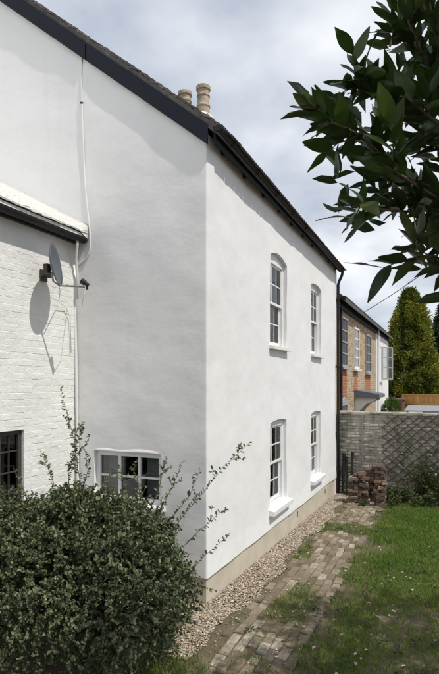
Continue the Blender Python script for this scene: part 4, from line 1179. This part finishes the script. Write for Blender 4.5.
for q in range(150):
    a, b = r2.uniform(335, 500), 0
    b = r2.uniform(75, 235) if a < 385 else r2.uniform(-30, 255)
    if a < 360 and not 95 < b < 215: continue
    rest.append((at(a, b, r2.uniform(2.35, 3.0)), Vector((r2.gauss(-.5, .5), r2.gauss(-.2, .5), r2.gauss(.35, .5))), r2.uniform(.11, .17)))
n = len(rest); leaf_cloud('inner_leaves', np.array([q[0] for q in rest]), np.array([q[1] for q in rest]), np.array([q[2] for q in rest]), np.array([q[2]*.34 for q in rest]), rng.random(n), 'crown_leaf', lt)
for (q, dv, ln) in leaves:
    o = place('leaf', r2.choice(LM), q, branch)
    upv = (Vector((0, 0, 1)) + Vector((r2.gauss(0, .45), r2.gauss(0, .45), r2.gauss(0, .3)))); sd_ = dv.cross(upv).normalized(); nv = sd_.cross(dv)
    o.rotation_euler = Matrix((sd_, dv, nv)).transposed().to_euler(); o.scale = (ln*r2.uniform(.85, 1.1), ln, ln)

# ================================================================== TREES AND THINGS BEYOND THE WALL
def conifer(name, base, h, rad, mat, label, n, tip=0.12, seed=1, dens=1.0, layered=False):
    e_ = empty(name, base); tag(e_, label, 'tree')
    b = Vector(base)
    MB().tube([b-Vector((0, 0, .2)), b+Vector((0, 0, h*0.5)), b+Vector((0, 0, h*0.9))], [rad*0.13, rad*0.08, 0.02], 8).build('trunk', 'bark', e_)
    rg = np.random.default_rng(seed)
    # clumps on the cone, each a fan of sprays
    K = n; zz = rg.random(K)**1.25; a = rg.uniform(0, 2*math.pi, K)
    prof = rad*np.clip((1-zz)**0.58, tip*0.5, 1)*np.clip(0.55+zz*4, 0, 1)
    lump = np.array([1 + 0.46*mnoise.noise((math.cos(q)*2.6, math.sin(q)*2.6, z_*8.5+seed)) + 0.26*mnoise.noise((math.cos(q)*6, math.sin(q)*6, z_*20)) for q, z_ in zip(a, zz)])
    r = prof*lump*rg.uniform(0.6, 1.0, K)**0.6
    cen = np.stack([r*np.cos(a), r*np.sin(a), zz*h*0.97+0.15], 1) + np.array(base)
    out = np.stack([np.cos(a), np.sin(a), np.full(K, 0.55)], 1)
    k = 9
    P = np.repeat(cen, k, 0) + rg.normal(0, 0.045*rad, (K*k, 3)); D = np.repeat(out, k, 0) + rg.normal(0, 0.6, (K*k, 3))
    L_ = rg.uniform(0.06, 0.14, K*k)*rad*0.62
    v = np.repeat(np.clip((lump-0.80)*2.0, 0, 1)*0.75, k) + rg.normal(0.12, 0.12, K*k)  # low lumps coloured darker, standing in for shade in the hollows
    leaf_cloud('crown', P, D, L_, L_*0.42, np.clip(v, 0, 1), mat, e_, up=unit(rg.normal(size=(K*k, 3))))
    return e_
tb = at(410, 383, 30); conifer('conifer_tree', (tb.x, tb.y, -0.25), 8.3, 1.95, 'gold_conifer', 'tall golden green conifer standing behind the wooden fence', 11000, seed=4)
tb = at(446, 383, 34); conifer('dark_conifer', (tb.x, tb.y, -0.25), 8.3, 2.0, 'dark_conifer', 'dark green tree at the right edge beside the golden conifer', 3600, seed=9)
tb = at(432, 383, 44); conifer('background_tree', (tb.x, tb.y, -0.25), 7.2, 2.6, 'dark_conifer', 'dark green tree showing between the golden conifer and the right edge', 2600, seed=12)
# small shrub over the wall
sb_ = at(392, 404, 22); e_ = empty('garden_shrub', (sb_.x, sb_.y, -0.22)); tag(e_, 'small bright green shrub peeping over the wall by the brick house', 'shrub')
n = 1500; dv = unit(rng.normal(size=(n, 3))); pp = np.array([sb_.x, sb_.y, 1.15]) + dv*np.array([0.42, 0.42, 0.85])*rng.uniform(0.5, 1, n)[:, None]**0.5
leaf_cloud('foliage', pp, dv + rng.normal(0, .5, (n, 3)), rng.uniform(.08, .14, n), rng.uniform(.04, .06, n), rng.random(n), 'vine_leaf', e_)
MB().tube([(sb_.x, sb_.y, -0.3), (sb_.x, sb_.y, 1.2)], [0.04, 0.015], 6).build('stem', 'twig', e_)
# timber fence: boards joined, too fine to tell apart
f0 = at(402, 398, 25); f1 = at(470, 398, 22.5)
fe = empty('wooden_fence', (f0.x, f0.y, -0.22)); tag(fe, 'tan timber board fence in front of the golden conifer', 'fence')
dv = (f1-f0); dv.z = 0; Lf = dv.length; dv.normalize(); nn_ = Vector((-dv.y, dv.x, 0)); mb = MB(); topf = 2.04
k = 0
while k*0.125 < Lf:
    a = f0 + dv*(k*0.125); b_ = f0 + dv*(k*0.125+0.118); off = nn_*(0.012 if k % 2 else 0)
    mb.cur = random.random(); A = Vector((a.x, a.y, -0.3))+off; B = Vector((b_.x, b_.y, -0.3))+off
    mb.prism([A, B, B+Vector((0, 0, topf+0.3)), A+Vector((0, 0, topf+0.3))], nn_*0.02); k += 1
fb = mb.build('boards', 'fence_wood', fe, kind='stuff')
mb = MB(); A = Vector((f0.x, f0.y, topf))-nn_*0.03; B = Vector((f1.x, f1.y, topf))-nn_*0.03
mb.prism([A, B, B+Vector((0, 0, 0.05)), A+Vector((0, 0, 0.05))], nn_*0.09); mb.build('capping_rail', 'fence_wood', fe)
mb = MB(); A = Vector((f0.x, f0.y, 1.6))-nn_*0.05; B = Vector((f1.x, f1.y, 1.6))-nn_*0.05
mb.prism([A, B, B+Vector((0, 0, 0.08)), A+Vector((0, 0, 0.08))], nn_*0.045); mb.build('rail', 'fence_wood', fe)
# brown brick pier end beside the fence
q = at(398.5, 400, 24.5); gp = empty('gate_pier', (q.x, q.y, -0.22)); tag(gp, 'brown brick pier at the left end of the timber fence', 'brick pier')
MB().box((q.x-0.25, q.y-0.25, -0.4), (q.x+0.25, q.y+0.25, 1.82)).build('shaft', 'brown_brick', gp)
MB().box((q.x-0.3, q.y-0.3, 1.82), (q.x+0.3, q.y+0.3, 1.89)).build('cap', 'brown_brick', gp)
# low shed with grey felt roof just behind the wall
q = at(428, 408, 17.5); sh = empty('garden_shed', (q.x+0.6, q.y+0.6, -0.22)); tag(sh, 'low shed with pale grey felt roof behind the garden wall', 'shed')
MB().box((q.x-0.6, q.y-0.4, -0.4), (q.x+2.4, q.y+1.4, 1.62)).build('wall', 'fence_wood', sh)
MB().prism([(q.x-0.72, q.y-0.55, 1.64), (q.x-0.72, q.y-0.55, 1.70), (q.x-0.72, q.y+1.5, 1.79), (q.x-0.72, q.y+1.5, 1.73)], (3.3, 0, 0)).build('roof', 'felt_roof', sh)
# overhead wire to a pole
p1 = at(500, 214, 12.5); p0 = Vector((0.12, 11.2, 4.78))
up_ = MB().tube([(p1.x+0.1, p1.y, -0.6), (p1.x+0.1, p1.y, 3), (p1.x+0.1, p1.y, p1.z+0.5)], [0.13, 0.115, 0.10], 12).build('utility_pole', 'bark', smooth=True)
tag(up_, 'wooden utility pole right of view carrying the overhead wire', 'pole')
MB().box((p1.x-0.35, p1.y-0.05, p1.z+0.1), (p1.x+0.55, p1.y+0.05, p1.z+0.2)).build('cross_arm', 'bark', up_)
wp = []
for k in range(25):
    u = k/24; q = p0.lerp(p1, u); q.z -= 0.22*4*u*(1-u)*0.5; wp.append(q)
o = MB().tube(wp, 0.011, 6).build('overhead_wire', 'lead', smooth=True); tag(o, 'thin overhead wire rising from the brick house eaves across the sky', 'wire')

# ================================================================== WEEDS AND VINE AT THE WALL
def weed_mass(name, spots, label, n_each, hmax, mat='weed_leaf'):
    Ps = []; Ds = []; Ls = []; st = MB()
    for (x, y, h, r) in spots:
        z0 = gz(x, y)
        for k in range(n_each):
            a = rng.uniform(0, 6.28); rr_ = r*rng.random()**0.5
            b = Vector((x + 0.35*rr_*math.cos(a), y + 0.35*rr_*math.sin(a), z0-0.02)); hh = h*rng.uniform(0.5, 1.0)
            t = Vector((x + rr_*math.cos(a), min(y + rr_*math.sin(a), GW0-0.06), z0+hh))
            st.tube([b, b.lerp(t, .5)+Vector((0, 0, .05)), t], [0.004, 0.003, 0.0015], 4, cap=False)
            m_ = 16; s_ = rng.uniform(0.12, 1, m_)
            for q in s_:
                Ps.append(b.lerp(t, q) + Vector(rng.normal(0, 0.02, 3))); d_ = Vector(rng.normal(0, 1, 3)); d_.z = abs(d_.z)*0.5; Ds.append(d_); Ls.append(rng.uniform(0.03, 0.085))
    Ls = np.array(Ls); return np.array(Ps), np.array(Ds), Ls, st
spots = []
r3 = random.Random(5)
for k in range(64):
    x = r3.uniform(1.25, 6.2); y = r3.uniform(6.9, 7.85) if x > 1.8 else r3.uniform(7.2, 7.85)
    hgt = r3.uniform(0.2, 0.5) + (0.55 if y > 7.4 and x > 1.9 else 0) ; spots.append((x, y, hgt*1.05, r3.uniform(0.12, 0.28)))
Pw, Dw, Lw, st = weed_mass('weeds', spots, '', 14, 1)
wd_ = leaf_cloud('weeds', Pw, Dw, Lw, Lw*0.5, np.clip(rng.normal(.45, .25, len(Pw)), 0, 1), 'weed_leaf'); tag(wd_, 'tangled green weeds along the foot of the garden wall', 'weeds')
st.build('stems', 'twig', wd_, kind='stuff')
for (x, y, h, lab) in ((2.55, 7.35, 0.92, 'tall weed with white flowers in the weeds near the trellis'), ):
    Pp, Dp, Lp, st2 = weed_mass('w', [(x, y, h, 0.25)], '', 16, 1)
    e_ = empty('flowering_weed', (x, y, gz(x, y))); tag(e_, lab, 'plant')
    leaf_cloud('foliage', Pp, Dp, Lp, Lp*0.5, rng.random(len(Pp)), 'weed_leaf', e_); st2.build('stems', 'twig', e_)
    for k in range(7):
        c_ = Vector((x + rng.normal(0, .14), y + rng.normal(0, .1), gz(x, y)+h*rng.uniform(.75, 1.0))); mb = MB()
        for q in range(6):
            a = q*math.pi/3; d1 = Vector((math.cos(a), -0.35, math.sin(a)))*0.028; s_ = Vector((-math.sin(a), 0, math.cos(a)))*0.009
            mb.add([c_, c_+d1*0.6+s_, c_+d1, c_+d1*0.6-s_], [(0, 1, 2, 3)])
        mb.build('flower', 'petal', e_)
# small weeds round the pipes
spots = [(0.5, 7.45, 0.22, 0.12), (0.36, 7.62, 0.18, 0.1), (1.45, 6.6, 0.3, 0.16), (1.5, 6.95, 0.35, 0.2), (0.85, 6.5, 0.12, 0.1)]
Pw, Dw, Lw, st = weed_mass('weeds', spots, '', 9, 1)
o = leaf_cloud('ground_weeds', Pw, Dw, Lw*0.8, Lw*0.4, np.clip(rng.normal(.5, .2, len(Pw)), 0, 1), 'weed_leaf'); tag(o, 'small low weeds round the foot of the brick piers and pipes', 'weeds')
st.build('stems', 'twig', o, kind='stuff')
# vine on the trellis
vn = empty('climbing_vine', (2.2, GW0-0.08, -0.2)); tag(vn, 'green vine climbing the diamond trellis to the wall top', 'vine')
vm = MB(); Pv = []; 
for (pts) in ([(2.0, .1), (2.15, .7), (2.4, 1.1), (2.75, 1.5), (2.9, 1.9)], [(1.7, .1), (1.75, .6), (1.6, .95), (1.9, 1.3)], [(2.9, .1), (2.7, .6), (2.75, 1.2), (2.95, 1.75)]):
    p3 = [Vector((a, GW0-0.06, b)) for a, b in pts]; vm.tube([Vector((pts[0][0], GW0-0.1, -0.25))] + p3, 0.006, 5)
    for i in range(len(p3)-1):
        for k in range(9 + (26 if i == len(p3)-2 and pts[0][0] != 1.7 else 0)):
            q = p3[i].lerp(p3[i+1], rng.random()) + Vector((rng.normal(0, .07), -abs(rng.normal(0, .03)), rng.normal(0, .07))); Pv.append(q)
Pv = np.array(Pv); n = len(Pv)
leaf_cloud('foliage', Pv, np.stack([rng.normal(size=n), -0.6*np.ones(n), rng.normal(size=n)-.3], 1), rng.uniform(.05, .09, n), rng.uniform(.04, .06, n), rng.random(n), 'vine_leaf', vn)
vm.build('stems', 'twig', vn)
